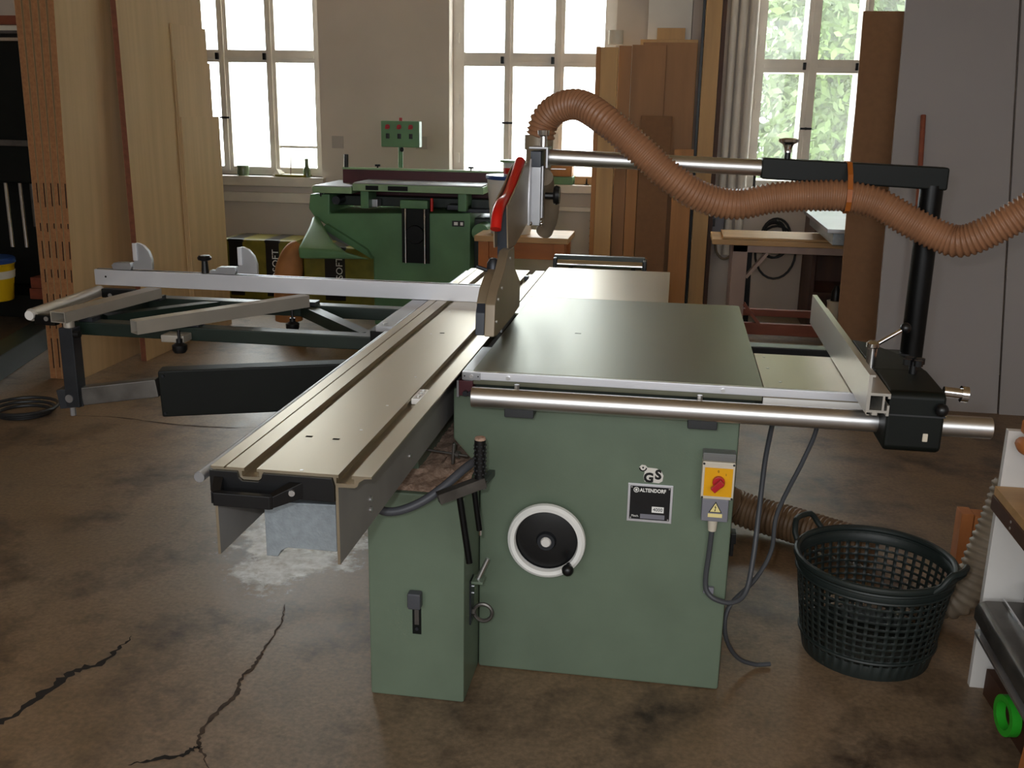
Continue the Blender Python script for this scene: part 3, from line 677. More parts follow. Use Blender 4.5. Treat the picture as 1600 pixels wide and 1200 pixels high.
# ---------------------------------------------------------------- right: bench, cable, sheets
t = thing('wood_bench', (1.3, 4.6, 0), 'pale wooden trestle bench below the right window', 'bench')
B().box(0.79, 1.90, 4.40, 4.85, 0.70, 0.735).build('top_board', 'bench_wood', t, bevel=0.004)
B().box(0.86, 1.90, 4.42, 4.85, 0.736, 0.752).build('upper_sheet', 'bench_wood', t, bevel=0.003)
B().box(0.93, 1.90, 4.43, 4.47, 0.65, 0.70).build('front_rail', 'leg_wood', t, bevel=0.004)
for y in (4.43, 4.78): B().box(0.93, 1.03, y, y+0.045, 0, 0.70).build('leg', 'leg_wood', t, bevel=0.004)
B().beam((1.03, 4.46, 0.48), (1.16, 4.46, 0.65), 0.02, 0.07, (0, 1, 0)).build('brace', 'leg_wood', t)
B().beam((1.03, 4.46, 0.30), (1.16, 4.46, 0.14), 0.02, 0.07, (0, 1, 0)).build('brace', 'red_wood', t)
B().box(1.03, 1.90, 4.43, 4.47, 0.09, 0.17).build('stretcher', 'red_wood', t, bevel=0.004)
B().box(1.03, 1.90, 4.79, 4.83, 0.15, 0.20).build('stretcher', 'red_wood', t, bevel=0.004)
B().box(1.78, 1.88, 4.43, 4.47, 0, 0.70).build('leg', 'leg_wood', t, bevel=0.004)
tag(B().beam((1.10, 5.2, 0.0), (1.09, 5.2, 0.66), 0.05, 0.05, (0, 1, 0)).build('black_strut', 'black_paint', None), 'black upright bar behind the bench leg', 'bar')
b = B()
for i, (r, cx, cz) in enumerate(((0.125, 1.315, 0.58), (0.14, 1.33, 0.60), (0.105, 1.32, 0.62), (0.19, 1.335, 0.49), (0.09, 1.31, 0.64))):
    P = [Vector((cx+r*0.82*math.cos(a*PI/12), 5.74-0.012*i, cz+r*math.sin(a*PI/12)*1.1)) for a in range(24)]
    b.sweep(P, 0.0095, 8, closed=True)
hc = thing('hanging_cable_coil', (1.33, 5.74, 0.30), 'black cable coil hanging on the wall under the right window', 'cable')
b.build('coil', 'cable_black', hc)
B().cyl((1.33, 5.825, 0.735), (1.33, 5.67, 0.745), 0.007, seg=8).build('wall_hook', 'old_steel', hc)
c = thing('brown_cabinet', (1.85, 5.2, 0), 'dark brown cabinet side behind the bench', 'cabinet')
B().box(1.53, 1.56, 5.0, 5.6, 0, 0.80).build('side_panel', 'dark_wood', c, bevel=0.003)
B().box(1.56, 2.4, 5.57, 5.6, 0, 0.80).build('back_panel', 'dark_wood', c)
B().box(1.53, 2.4, 5.0, 5.6, 0.80, 0.83).build('top', 'dark_wood', c, bevel=0.003)
B().box(1.56, 2.4, 5.02, 5.57, 0.28, 0.30).build('shelf', 'dark_wood', c)
k = thing('steel_machine_table', (1.58, 4.3, 0.86), 'grey ribbed steel table plate beside the brown board', 'table')
B().box(1.43, 1.85, 3.72, 4.92, 0.875, 0.90).build('plate', 'alu_side', k, bevel=0.003)
B().box(1.47, 1.85, 3.76, 4.88, 0.80, 0.875).build('apron', 'hammer_grey', k, bevel=0.006)
B().box(1.66, 1.80, 3.98, 4.12, 0.0, 0.80).build('pedestal', 'dark_steel', k)
k = thing('glue_bottle', (1.555, 4.28, 0.0), 'small pot with black cap under the bench', 'pot')
B().lathe([(0, 0), (0.05, 0), (0.05, 0.36), (0.055, 0.38), (0, 0.38)], (1.60, 4.25, 0.0)).build('pot', 'beige_plastic', k)
B().lathe([(0, 0.38), (0.032, 0.38), (0.03, 0.44), (0.012, 0.48), (0, 0.48)], (1.60, 4.25, 0.0)).build('cap', 'black_plastic', k)

bo = B(); bo.faces([(1.50, 3.42, 0), (1.80, 3.42, 0), (1.80, 3.435, 0), (1.50, 3.435, 0), (1.53, 3.86, 2.13), (1.83, 3.86, 2.13), (1.83, 3.875, 2.13), (1.53, 3.875, 2.13)],
                   [(0,3,2,1),(4,5,6,7),(0,1,5,4),(1,2,6,5),(2,3,7,6),(3,0,4,7)])
tag(bo.build('hardboard_sheet', 'hardboard', None), 'brown hardboard sheet leaning behind the black post', 'board')
def wsheet(x0, x1, xt0, xt1, lb, dy=0.0):
    h = 2.7; k = 0.285
    b = B(); b.faces([(x0, 3.1+dy, 0), (x1, 3.1+dy, 0), (x1, 3.12+dy, 0), (x0, 3.12+dy, 0), (xt0, 3.1+dy+k*h, h), (xt1, 3.1+dy+k*h, h), (xt1, 3.12+dy+k*h, h), (xt0, 3.12+dy+k*h, h)],
                     [(0,3,2,1),(4,5,6,7),(0,1,5,4),(1,2,6,5),(2,3,7,6),(3,0,4,7)])
    return tag(b.build('white_sheet', 'sheet_white', None), lb, 'board', 'white sheets leaning at the right')
wsheet(1.66, 2.325, 1.745, 2.32, 'wide white sheet leaning behind the black guard post')
wsheet(2.332, 3.3, 2.33, 3.3, 'white sheet leaning at the right edge beyond the seam', -0.012)
tag(B().cyl((1.80, 2.88, 0.0), (1.845, 3.50, 1.56), 0.014, seg=12).build('broom_handle', 'red_wood', None), 'reddish wooden broom handle leaning on the white sheet', 'handle')

# ================================================================ the panel saw
H = 0.90
sw = thing('panel_saw', (0.35, 0.5, 0), 'green sliding-table panel saw cabinet with steel table and handwheel', 'saw')
cab = B().prism([(0.04, 0.0), (0.725, 0.0), (0.728, 0.835), (-0.035, 0.835), (-0.035, 0.69), (0.04, 0.605)], 'y', 0.05, 1.02).build('cabinet', 'green_paint', sw, bevel=0.008)
B().box(0.725, 0.73, 0.3, 0.95, 0.1, 0.8).build('side_door', 'green_paint', sw, bevel=0.002)
B().box(-0.01, 0.76, 0.03, 1.08, 0.835, 0.862).build('table_apron', 'dark_green_paint', sw, bevel=0.004)
# side housing below the sliding table
mb = B().box(-0.224, 0.0385, -0.143, 0.95, 0, 0.60).build('side_housing', 'green_paint', sw, bevel=0.007)
b = B()
nx, ny = 22, 60; g = [[b.bm.verts.new((-0.215+0.245*i/nx, -0.128+1.06*j/ny, 0.6005+0.012*random.random()*(0 < i < nx)*(0 < j < ny)+0.01*(j > 6)*max(0, min(1, (i-3)/10)))) for j in range(ny+1)] for i in range(nx+1)]
for i in range(nx):
    for j in range(ny): b.bm.faces.new((g[i][j], g[i+1][j], g[i+1][j+1], g[i][j+1]))
b.build('sawdust', 'sawdust', mb, kind='stuff')
B().box(-0.103, -0.079, -0.1445, -0.142, 0.197, 0.285).build('slot', 'black_green_paint', mb)
B().box(-0.097, -0.085, -0.1455, -0.142, 0.225, 0.283).build('slot_plate', 'old_steel', mb)
B().box(-0.111, -0.074, -0.172, -0.143, 0.281, 0.328).build('slot_knob', 'grey_rubber', mb, bevel=0.006)
B().cyl((-0.091, -0.1455, 0.212), (-0.091, -0.142, 0.212), 0.005, seg=8).build('slot_screw', 'dark_steel', mb)
B().box(0.0385, 0.075, -0.075, -0.03, 0.322, 0.330).build('bracket', 'green_paint', mb, bevel=0.002)
B().box(0.0385, 0.043, -0.075, -0.03, 0.20, 0.33).build('bracket_plate', 'dark_steel', mb)
for z in (0.305, 0.285): B().cyl((0.043, -0.05, z), (0.047, -0.05, z), 0.004, seg=8).build('rivet', 'chrome', mb)
B().cyl((0.056, -0.052, 0.325), (0.083, -0.045, 0.388), 0.0075, 0.006, seg=10).build('hook_rod', 'steel_bar', mb)
P = [Vector((0.072+0.025*math.cos(a*PI/12), -0.05, 0.228+0.025*math.sin(a*PI/12))) for a in range(24)]
q = B().sweep(P, 0.0055, 8, closed=True); q.cyl((0.0385, -0.05, 0.228), (0.05, -0.05, 0.228), 0.010, seg=10)
q.build('eye_bolt', 'old_steel', mb)
# carriage rail of the sliding table
B().box(-0.21, -0.12, 0.0, 0.8, 0.60, 0.67).build('rail_pedestal', 'green_paint', sw)
B().prism([(-0.265, 0.785), (-0.265, 0.664), (-0.240, 0.664), (-0.232, 0.678), (-0.218, 0.686), (-0.112, 0.686), (-0.112, 0.79)], 'y', -0.70, 1.60).build('carriage_rail', 'hammer_grey', sw, bevel=0.003)
B().cyl((-0.30, -0.35, 0.755), (-0.265, -0.35, 0.755), 0.03, seg=16).build('roller', 'dark_steel', sw)
B().box(-0.26, -0.13, -0.65, 1.55, 0.785, 0.805).build('roller_track', 'old_steel', sw)
# tables
b = B(); cr = 0.012
b.prism([(0.030, 0.0), (0.773, 0.0), (0.773, 1.10-cr), (0.769, 1.10-0.004), (0.761, 1.10), (0.030, 1.10), (0.030, 0.80), (0.030, 0.25)], 'z', 0.862, H)
b.build('cast_table', 'cast_metal', sw, bevel=0.0015)
B().box(0.004, 0.030, 0.0, 0.27, 0.872, H-0.0005).build('table_lip', 'alu_side', sw)
B().box(0.004, 0.030, 0.78, 1.10, 0.872, H-0.0005).build('table_lip', 'cast_metal', sw)
B().box(0.012, 0.030, 0.27, 0.78, 0.868, 0.893).build('slot_insert', 'crack_dark', sw)
B().box(0.247, 0.266, 0.509, 0.515, H-0.001, H+0.0004).build('lifting_hole', 'crack_dark', sw)
B().box(0.004, 0.524, 1.101, 1.812, 0.868, H).build('rear_extension_table', 'aluminium', sw, bevel=0.0015)
B().box(0.06, 0.10, 1.0, 1.80, 0.80, 0.868).build('extension_arm', 'dark_green_paint', sw)
B().box(0.42, 0.46, 1.0, 1.80, 0.80, 0.868).build('extension_arm', 'dark_green_paint', sw)
ext = B().box(0.7745, 1.12, 0.0, 0.372, 0.872, H-0.001).build('side_extension_table', 'aluminium', sw, bevel=0.0015)
for x, y in ((0.80, 0.33), (0.80, 0.20), (0.82, 0.06)): B().cyl((x, y, H-0.002), (x, y, H+0.0003), 0.004, seg=8).build('screw', 'steel_bar', ext)
B().box(0.775, 1.12, -0.001, 0.003, 0.853, 0.872).build('edge_strip', 'white_plastic', ext)
B().box(0.73, 1.10, 0.10, 0.16, 0.80, 0.87).build('extension_bracket', 'dark_green_paint', sw)
# front rail with end plate and screws
rl = B().box(0.003, 1.02, -0.012, 0.0, 0.878, 0.899).build('front_rail', 'aluminium_x', sw, bevel=0.0012)
B().box(0.003, 0.052, -0.015, -0.012, 0.877, 0.8975).build('end_plate', 'alu_side', rl, bevel=0.001)
for x, r in ((0.028, 0.005), (0.125, 0.0055), (0.674, 0.0055)): B().cyl((x, -0.018, 0.8875), (x, -0.010, 0.8875), r, seg=10).build('screw', 'steel_bar', rl)
for x in (0.010, 0.046): B().cyl((x, -0.0155, 0.8875), (x, -0.012, 0.8875), 0.002, seg=8).build('hole', 'crack_dark', rl)
B().box(-0.014, -0.008, 0.0, 0.04, 0.825, 0.87).build('kerf_plate', 'alu_side', sw)
B().box(-0.008, 0.03, -0.005, 0.03, 0.83, 0.872).build('scorer_cover', 'maroon', sw, bevel=0.002)
for k in range(3): B().cyl((0.012+0.014*k, -0.02, 0.84), (0.012+0.014*k, 0.02, 0.84), 0.007, seg=10).build('scorer_bolt', 'dark_steel', sw)
# round guide bar on two black brackets
B().cyl((0.041, -0.07, 0.848), (1.302, -0.07, 0.848), 0.026, seg=40).build('guide_bar', 'steel_bar', sw, bevel=0.0015)
for x0, x1 in ((0.126, 0.202), (0.590, 0.663)):
    br = B().box(x0, x1, -0.075, 0.05, 0.800, 0.838).build('bar_bracket', 'charcoal', sw, bevel=0.003)
    B().cyl(((x0+x1)/2-0.01, -0.05, 0.870), ((x0+x1)/2-0.01, -0.05, 0.882), 0.007, seg=6).build('bolt', 'steel_bar', br)
# handwheel
hw = B().lathe([(0.086, 0.0), (0.104, 0.0), (0.108, 0.008), (0.106, 0.018), (0.098, 0.024), (0.088, 0.022), (0.085, 0.010)], (0.233, 0.030, 0.425), (0, -1, 0), 56).build('handwheel', 'bright_white', sw)
B().lathe([(0, 0.012), (0.05, 0.012), (0.086, 0.004), (0.086, -0.004), (0, -0.004)], (0.233, 0.030, 0.425), (0, -1, 0), 48).build('disc', 'black_plastic', hw)
B().lathe([(0, 0.022), (0.024, 0.022), (0.028, 0.012), (0.028, 0.008)], (0.233, 0.030, 0.425), (0, -1, 0), 24).build('hub', 'dark_steel', hw)
B().lathe([(0, 0.027), (0.012, 0.027), (0.015, 0.022), (0.015, 0.018)], (0.233, 0.030, 0.425), (0, -1, 0), 20).build('hub_cap', 'white_plastic', hw)
B().cyl((0.233, 0.05, 0.425), (0.233, 0.025, 0.425), 0.02, seg=16).build('shaft', 'dark_steel', hw)
q = B(); q.cyl((0.298, 0.012, 0.362), (0.298, -0.01, 0.362), 0.008, seg=10); q.ball((0.298, -0.022, 0.362), 0.0165)
q.build('crank_knob', 'black_plastic', hw)
# plates
pl = B().box(0.447, 0.567, 0.046, 0.050, 0.491, 0.600).build('nameplate', 'aluminium_x', sw, bevel=0.001)
B().box(0.4535, 0.5605, 0.0452, 0.0462, 0.4985, 0.5935).build('black_field', 'black_plastic', pl)
text('ALTENDORF', 0.0142, (0.5135, 0.0446, 0.5825), 'bright_white', pl, 'maker_lettering', sx=0.86, bold=0.0004)
P = [Vector((0.4695+0.0066*math.cos(a*PI/10), 0.0448, 0.5828+0.0066*math.sin(a*PI/10))) for a in range(20)]
q = B().sweep(P, 0.0012, 6, closed=True); q.cyl((0.4695, 0.0452, 0.5828), (0.4695, 0.0442, 0.5828), 0.0034, seg=12); q.build('emblem', 'bright_white', pl)
B().box(0.513, 0.545, 0.0444, 0.0453, 0.5205, 0.5375).build('model_field', 'bright_white', pl)
text('4000', 0.0135, (0.529, 0.0440, 0.529), 'black_plastic', pl, 'model_number', sx=0.95)
B().box(0.483, 0.548, 0.0444, 0.0453, 0.5015, 0.5145).build('serial_field', 'grey_plastic', pl)
text('Masch.', 0.0085, (0.469, 0.0446, 0.508), 'bright_white', pl, 'serial_lettering', sx=0.85)
for x in (0.4572, 0.557):
    for z in (0.5905, 0.502): B().cyl((x, 0.0455, z), (x, 0.0435, z), 0.0022, seg=8).build('rivet', 'steel_bar', pl)
st = B().prism([(0.474, 0.646), (0.480, 0.653), (0.490, 0.652), (0.496, 0.646), (0.520, 0.645), (0.533, 0.638), (0.539, 0.626), (0.537, 0.610), (0.528, 0.604), (0.490, 0.606), (0.486, 0.618), (0.489, 0.634), (0.478, 0.636)], 'y', 0.0488, 0.0502).build('test_mark_sticker', 'white_paint', sw)
text('G', 0.036, (0.500, 0.0482, 0.617), 'black_plastic', st, 'test_mark_letter', bold=0.0016)
text('S', 0.036, (0.525, 0.0482, 0.627), 'black_plastic', st, 'test_mark_letter', bold=0.0016)
q = B(); q.sweep([Vector((0.484+0.009*math.cos(PI+a*PI/10), 0.0484, 0.645+0.009*math.sin(PI+a*PI/10))) for a in range(11)], 0.0018, 6); q.ball((0.484, 0.0484, 0.6455), 0.0026)
q.build('test_mark_symbol', 'black_plastic', st)
# main switch
sb = B().box(0.637, 0.722, 0.005, 0.05, 0.586, 0.690).build('switch_box', 'beige_plastic', sw, bevel=0.004)
B().box(0.637, 0.722, 0.010, 0.05, 0.6905, 0.712).build('clear_lid', 'clear_plastic', sb, bevel=0.003)
B().box(0.644, 0.716, 0.003, 0.006, 0.596, 0.674).build('yellow_plate', 'yellow_plastic', sb)
q = B(); q.cyl((0.681, 0.004, 0.638), (0.681, -0.010, 0.638), 0.016, seg=20); q.beam((0.666, -0.016, 0.619), (0.690, -0.016, 0.645), 0.016, 0.016, (0, 1, 0))
q.build('switch_knob', 'knob_red', sb, bevel=0.002)
text('0', 0.009, (0.679, 0.0025, 0.665), 'black_plastic', sb, 'position_mark'); text('1', 0.009, (0.699, 0.0025, 0.657), 'black_plastic', sb, 'position_mark')
for x in (0.6415, 0.7175):
    for z in (0.591, 0.684): B().cyl((x, 0.006, z), (x, 0.0035, z), 0.003, seg=8).build('screw', 'dark_steel', sb)
lb = B().box(0.643, 0.712, 0.012, 0.05, 0.521, 0.5845).build('terminal_box', 'grey_plastic', sb, bevel=0.003)
q = B().prism([(0.6615, 0.5475), (0.6955, 0.5475), (0.6785, 0.578)], 'y', 0.0112, 0.0125); wt = q.build('warning_triangle', 'black_plastic', sb)
B().prism([(0.6648, 0.5495), (0.6922, 0.5495), (0.6785, 0.574)], 'y', 0.0106, 0.0115).build('triangle_field', 'pale_yellow', sb)
B().prism([(0.6800, 0.5705), (0.6755, 0.5615), (0.6782, 0.5620), (0.6765, 0.5535), (0.6755, 0.5545), (0.6775, 0.5505), (0.6795, 0.5555), (0.6780, 0.5545), (0.6805, 0.5640), (0.6780, 0.5632)], 'y', 0.0100, 0.0108).build('lightning_mark', 'black_plastic', sb)
B().box(0.660, 0.697, 0.0110, 0.0125, 0.534, 0.544).build('warning_strip', 'pale_yellow', sb)
B().cyl((0.675, 0.032, 0.522), (0.675, 0.032, 0.488), 0.014, 0.011, seg=14).build('cable_gland', 'beige_plastic', sb)
B().box(0.664, 0.692, 0.036, 0.05, 0.300, 0.318).build('cable_clip', 'grey_plastic', sw, bevel=0.002)
q = B(); q.box(0.728, 0.742, 0.06, 0.10, 0.44, 0.47); q.box(0.728, 0.738, 0.07, 0.09, 0.40, 0.44); q.build('door_latch', 'black_paint', sw, bevel=0.002)
# control levers hanging beside the housing
lv = B().cyl((0.089, -0.205, 0.668), (0.089, -0.205, 0.780), 0.0135, 0.0145, seg=16).build('lever_grip', 'black_plastic', sw)
B().lathe([(0.0142, 0.0), (0.0125, 0.006), (0, 0.010)], (0.089, -0.205, 0.780)).build('grip_end', 'sawdust', lv)
b = B()
for r in range(8):
    for a in range(8):
        t_ = 2*PI*(a+0.5*(r % 2))/8; b.ball((0.089+0.0140*math.cos(t_), -0.205+0.0140*math.sin(t_), 0.692+0.0105*r), 0.003, 6)
b.build('grip_knurls', 'charcoal', lv)
B().rtube((-0.004, -0.26, 0.640), (0.100, -0.205, 0.672), 0.026, 0.026, 0.003).build('lever_tube', 'old_steel', sw)
B().cyl((0.039, -0.225, 0.655), (0.070, -0.235, 0.462), 0.0085, seg=12).build('lever_rod', 'black_paint', sw)
B().cyl((0.074, -0.205, 0.655), (0.089, -0.205, 0.540), 0.0075, seg=12).build('lever_rod', 'black_paint', sw)
B().cyl((0.089, -0.19, 0.535), (0.089, -0.19, 0.520), 0.004, seg=8).build('lever_pin', 'chrome', sw)
B().beam((0.070, -0.20, 0.660), (0.105, -0.20, 0.660), 0.03, 0.012).build('lever_bracket', 'old_steel', sw)
B().beam((0.088, -0.20, 0.655), (0.075, 0.05, 0.60), 0.016, 0.016).build('lever_arm', 'dark_steel', sw)
B().sweep(crom([(0.076, -0.10, 0.70), (0.045, -0.17, 0.690), (0.0, -0.22, 0.655), (-0.05, -0.25, 0.622), (-0.105, -0.27, 0.602), (-0.15, -0.27, 0.603), (-0.19, -0.22, 0.62)], 8), 0.011, 12).build('cable_sleeve', 'grey_rubber', sw)
ws = B().cyl((-0.105, 0.0, 0.672), (0.02, -0.02, 0.668), 0.0035, seg=8).build('threaded_rod', 'old_steel', sw)
B().beam((-0.022, -0.012, 0.640), (-0.018, -0.012, 0.700), 0.008, 0.016, (0, 1, 0)).build('wing_nut', 'old_steel', ws, bevel=0.003)
B().cyl((-0.012, -0.015, 0.669), (-0.003, -0.0165, 0.669), 0.010, seg=10).build('lock_nut', 'old_steel', ws)
# roller at the rear end of the table
rr = B().cyl((0.02, 2.0, 0.888), (0.40, 2.0, 0.888), 0.022, seg=20).build('rear_roller', 'chrome', sw)
B().box(0.0, 0.41, 2.02, 2.06, 0.86, 0.925).build('roller_guard', 'dark_green_paint', rr, bevel=0.004)
for x in (0.002, 0.402): B().box(x, x+0.016, 1.97, 2.05, 0.86, 0.918).build('roller_end', 'black_plastic', rr, bevel=0.004)
for x in (0.07, 0.35): B().box(x, x+0.02, 1.80, 2.04, 0.84, 0.862).build('roller_arm', 'dark_green_paint', rr)

# ================================================================ sliding table
sl = thing('sliding_table', (-0.16, 0.44, 0.717), 'long aluminium sliding table reaching towards the viewer', 'table')
T = [(-0.317, H), (-0.2905, H), (-0.2905, H-0.003), (-0.2865, H-0.003), (-0.2865, H), (-0.250, H), (-0.250, H-0.006), (-0.2545, H-0.006), (-0.2545, H-0.017), (-0.2205, H-0.017), (-0.2205, H-0.006), (-0.225, H-0.006), (-0.225, H),
     (-0.064, H), (-0.064, H-0.006), (-0.0685, H-0.006), (-0.0685, H-0.017), (-0.0335, H-0.017), (-0.0335, H-0.006), (-0.038, H-0.006), (-0.038, H), (0.0, H), (0.0, H-0.004), (-0.014, H-0.005), (-0.024, H-0.012), (-0.028, H-0.021), (-0.033, H-0.024),
     (-0.065, H-0.025), (-0.065, H-0.183), (-0.0705, H-0.183), (-0.0705, H-0.022), (-0.075, H-0.006), (-0.212, H-0.006), (-0.216, H-0.018), (-0.222, H-0.023), (-0.252, H-0.023), (-0.259, H-0.018), (-0.262, H-0.006), (-0.3075, H-0.006), (-0.3075, H-0.182), (-0.313, H-0.182), (-0.313, H-0.006), (-0.317, H-0.004)]
B().prism(T, 'y', -0.816, 1.70).build('table_profile', 'aluminium', sl, angle=25)
tp = [o for o in sl.children if o.name.startswith('table_profile')][0].data
tp.materials.append(MATS['mill_aluminium'])
for f in tp.polygons:
    if abs(f.normal.x) > 0.8 and f.area > 0.2: f.material_index = 1
E_ = [(-0.318, 0.8935), (-0.262, 0.8935), (-0.259, 0.881), (-0.253, 0.876), (-0.221, 0.876), (-0.215, 0.881), (-0.212, 0.8935), (-0.076, 0.8935), (-0.0715, 0.878), (-0.0715, 0.846), (-0.318, 0.850)]
ep = B().prism(E_, 'y', -0.822, -0.79).build('end_plate', 'black_plastic', sl, bevel=0.0015)
q = B()
q.prism([(-0.294, -0.862), (-0.184, -0.862), (-0.178, -0.857), (-0.184, -0.846), (-0.294, -0.846), (-0.300, -0.851)], 'z', 0.838, 0.864)
q.faces([(-0.309, -0.822, 0.846), (-0.309, -0.822, 0.882), (-0.290, -0.822, 0.882), (-0.290, -0.822, 0.846), (-0.300, -0.858, 0.840), (-0.300, -0.858, 0.863), (-0.286, -0.846, 0.863), (-0.286, -0.846, 0.840)], [(0,1,5,4),(1,2,6,5),(2,3,7,6),(3,0,4,7),(0,3,2,1),(4,5,6,7)])
q.faces([(-0.158, -0.822, 0.850), (-0.158, -0.822, 0.882), (-0.132, -0.822, 0.882), (-0.132, -0.822, 0.850), (-0.192, -0.846, 0.840), (-0.192, -0.846, 0.863), (-0.178, -0.858, 0.863), (-0.178, -0.858, 0.840)], [(0,1,5,4),(1,2,6,5),(2,3,7,6),(3,0,4,7),(0,3,2,1),(4,5,6,7)])
hd = q.build('pull_handle', 'black_plastic', ep, bevel=0.0015)
B().cyl((-0.147, -0.842, 0.866), (-0.149, -0.835, 0.866), 0.006, seg=10).build('handle_screw', 'steel_bar', ep)
B().cyl((-0.335, -0.83, 0.880), (-0.335, 1.69, 0.880), 0.0105, seg=18).build('side_rod', 'alu_side', sl)
for y in (-0.70, 0.3, 1.5): B().box(-0.333, -0.313, y-0.015, y+0.015, 0.870, 0.888).build('rod_holder', 'alu_side', sl)
for x, y in ((-0.196, -0.611), (-0.136, -0.616), (-0.15, 0.42)): B().box(x-0.007, x+0.007, y-0.004, y+0.004, H-0.002, H+0.0004).build('cover_hole', 'crack_dark', sl)
for x, y in ((-0.104, -0.547), (-0.10, -0.36), (-0.10, -0.10), (-0.18, 0.40), (-0.14, -0.805), (-0.20, 0.75)): B().cyl((x, y, H-0.002), (x, y, H+0.0006), 0.0035, seg=10).build('screw', 'steel_bar', sl)
sp = B().box(-0.063, -0.040, -0.285, -0.20, H-0.016, H-0.002).build('slot_stop', 'white_plastic', sl, bevel=0.001)
for k in range(3): B().cyl((-0.051, -0.265+0.025*k, H-0.003), (-0.051, -0.265+0.025*k, H+0.001), 0.0055, seg=10).build('stop_screw', 'steel_bar', sp)
for y, z in ((-0.62, 0.775), (-0.62, 0.752), (-0.30, 0.76)): B().cyl((-0.066, y, z), (-0.061, y, z), 0.006, seg=10).build('skirt_bolt', 'steel_bar', sl)
for x, y in ((-0.237, 1.66), (-0.051, 1.52)): B().box(x-0.008, x+0.008, y-0.015, y+0.015, H-0.015, H+0.006).build('slot_nut', 'dark_steel', sl, bevel=0.002)

# ================================================================ crosscut table on the left
ct = thing('crosscut_table', (-0.93, 0.75, 0.55), 'green crosscut outrigger frame with grey tubes beside the sliding table', 'table')
zt = 0.85
B().box(-1.47, -0.40, 0.53, 0.59, zt-0.045, zt).build('near_rail', 'dark_green_paint', ct, bevel=0.004)
B().box(-1.47, -0.40, 0.99, 1.05, zt-0.045, zt).build('far_rail', 'dark_green_paint', ct, bevel=0.004)
for x in (-1.445, -0.425): B().box(x-0.025, x+0.025, 0.592, 0.988, zt-0.043, zt-0.002).build('end_rail', 'dark_green_paint', ct, bevel=0.004)
B().beam((-1.41, 0.67, zt-0.023), (-1.15, 1.0, zt-0.023), 0.045, 0.04).build('brace', 'dark_green_paint', ct)
B().beam((-0.80, 1.0, zt-0.023), (-0.45, 0.61, zt-0.023), 0.045, 0.04).build('brace', 'dark_green_paint', ct)
mbar = B().box(-0.378, -0.321, 0.48, 1.06, zt+0.03, H-0.001).build('mounting_bar', 'alu_side', ct, bevel=0.002)
B().box(-0.40, -0.345, 0.49, 1.05, zt-0.03, zt+0.03).build('mounting_block', 'black_paint', ct, bevel=0.003)
for y in (0.51, 0.52): B().cyl((-0.36+0.4*(y-0.51), y, H-0.002), (-0.36+0.4*(y-0.51), y, H+0.002), 0.006, seg=10).build('bolt', 'steel_bar', mbar)
B().rtube((-1.438, 0.44, 0.882), (-1.358, 0.93, 0.882), 0.058, 0.036, 0.003).build('support_tube', 'grey_tube', ct)
B().rtube((-1.137, 0.378, 0.878), (-0.775, 0.935, 0.878), 0.043, 0.043, 0.003).build('support_tube', 'grey_tube', ct)
for (x, y) in ((-1.40, 0.56), (-1.37, 0.96), (-0.78, 1.0)): B().box(x-0.025, x+0.025, y-0.025, y+0.025, zt, 0.8645).build('tube_spacer', 'dark_steel', ct)
for (x, y) in ((-1.02, 0.56),): B().box(x-0.02, x+0.02, y-0.02, y+0.02, zt, 0.8565).build('tube_spacer', 'dark_steel', ct)
for x, y, z in ((-1.03, 0.46, 0.857), (-0.80, 0.86, 0.857)):
    q = B(); q.cyl((x, y, z), (x, y, z-0.035), 0.005, seg=8); q.lathe([(0, -0.075), (0.018, -0.075), (0.024, -0.065), (0.024, -0.05), (0.010, -0.042), (0.010, -0.030), (0, -0.03)], (x, y, z), seg=16)
    q.build('clamp_knob', 'black_plastic', ct)
B().box(-1.10, -1.02, 0.47, 0.53, 0.81, 0.835).build('clamp_plate', 'grey_tube', ct, bevel=0.004)
# fence with two flip stops
fn = B().box(-1.60, -0.115, 0.937, 0.975, H, 0.958).build('crosscut_fence', 'aluminium_x', ct, bevel=0.0015)
B().box(-1.598, -0.117, 0.951, 0.962, 0.9578, 0.9588).build('scale_groove', 'crack_dark', fn)
B().cyl((-1.555, 0.9365, 0.932), (-1.555, 0.939, 0.932), 0.004, seg=8).build('fence_hole', 'crack_dark', fn)
for x in (-1.415, -1.005):
    f = B().prism([(x-0.115, 0.975), (x-0.105, 0.985), (x-0.04, 0.987), (x-0.035, 0.972), (x-0.04, 0.960), (x-0.11, 0.960)], 'y', 0.94, 0.972).build('flip_stop', 'alu_side', ct, bevel=0.001)
    pr = [(x-0.035, 0.962), (x-0.035, 0.985), (x-0.028, 0.992), (x-0.028, 1.045), (x-0.020, 1.060), (x-0.008, 1.060), (x+0.012, 1.052), (x+0.032, 1.030), (x+0.042, 1.0), (x+0.042, 0.962)]
    B().prism(pr, 'y', 0.950, 0.966).build('stop_flap', 'alu_side', f, bevel=0.001)
    B().box(x-0.028, x-0.012, 0.944, 0.950, 0.995, 1.06).build('flap_lip', 'aluminium_x', f, bevel=0.001)
q = B(); q.cyl((-1.167, 0.956, 0.958), (-1.167, 0.956, 1.006), 0.014, 0.011, seg=14); q.lathe([(0.011, 0), (0.024, 0.004), (0.026, 0.012), (0.020, 0.02), (0, 0.022)], (-1.167, 0.956, 1.004), seg=16)
q.build('fence_knob', 'black_plastic', ct)
B().box(-1.145, -1.115, 0.945, 0.968, 0.9585, 0.972).build('fence_nut', 'alu_side', ct, bevel=0.002)
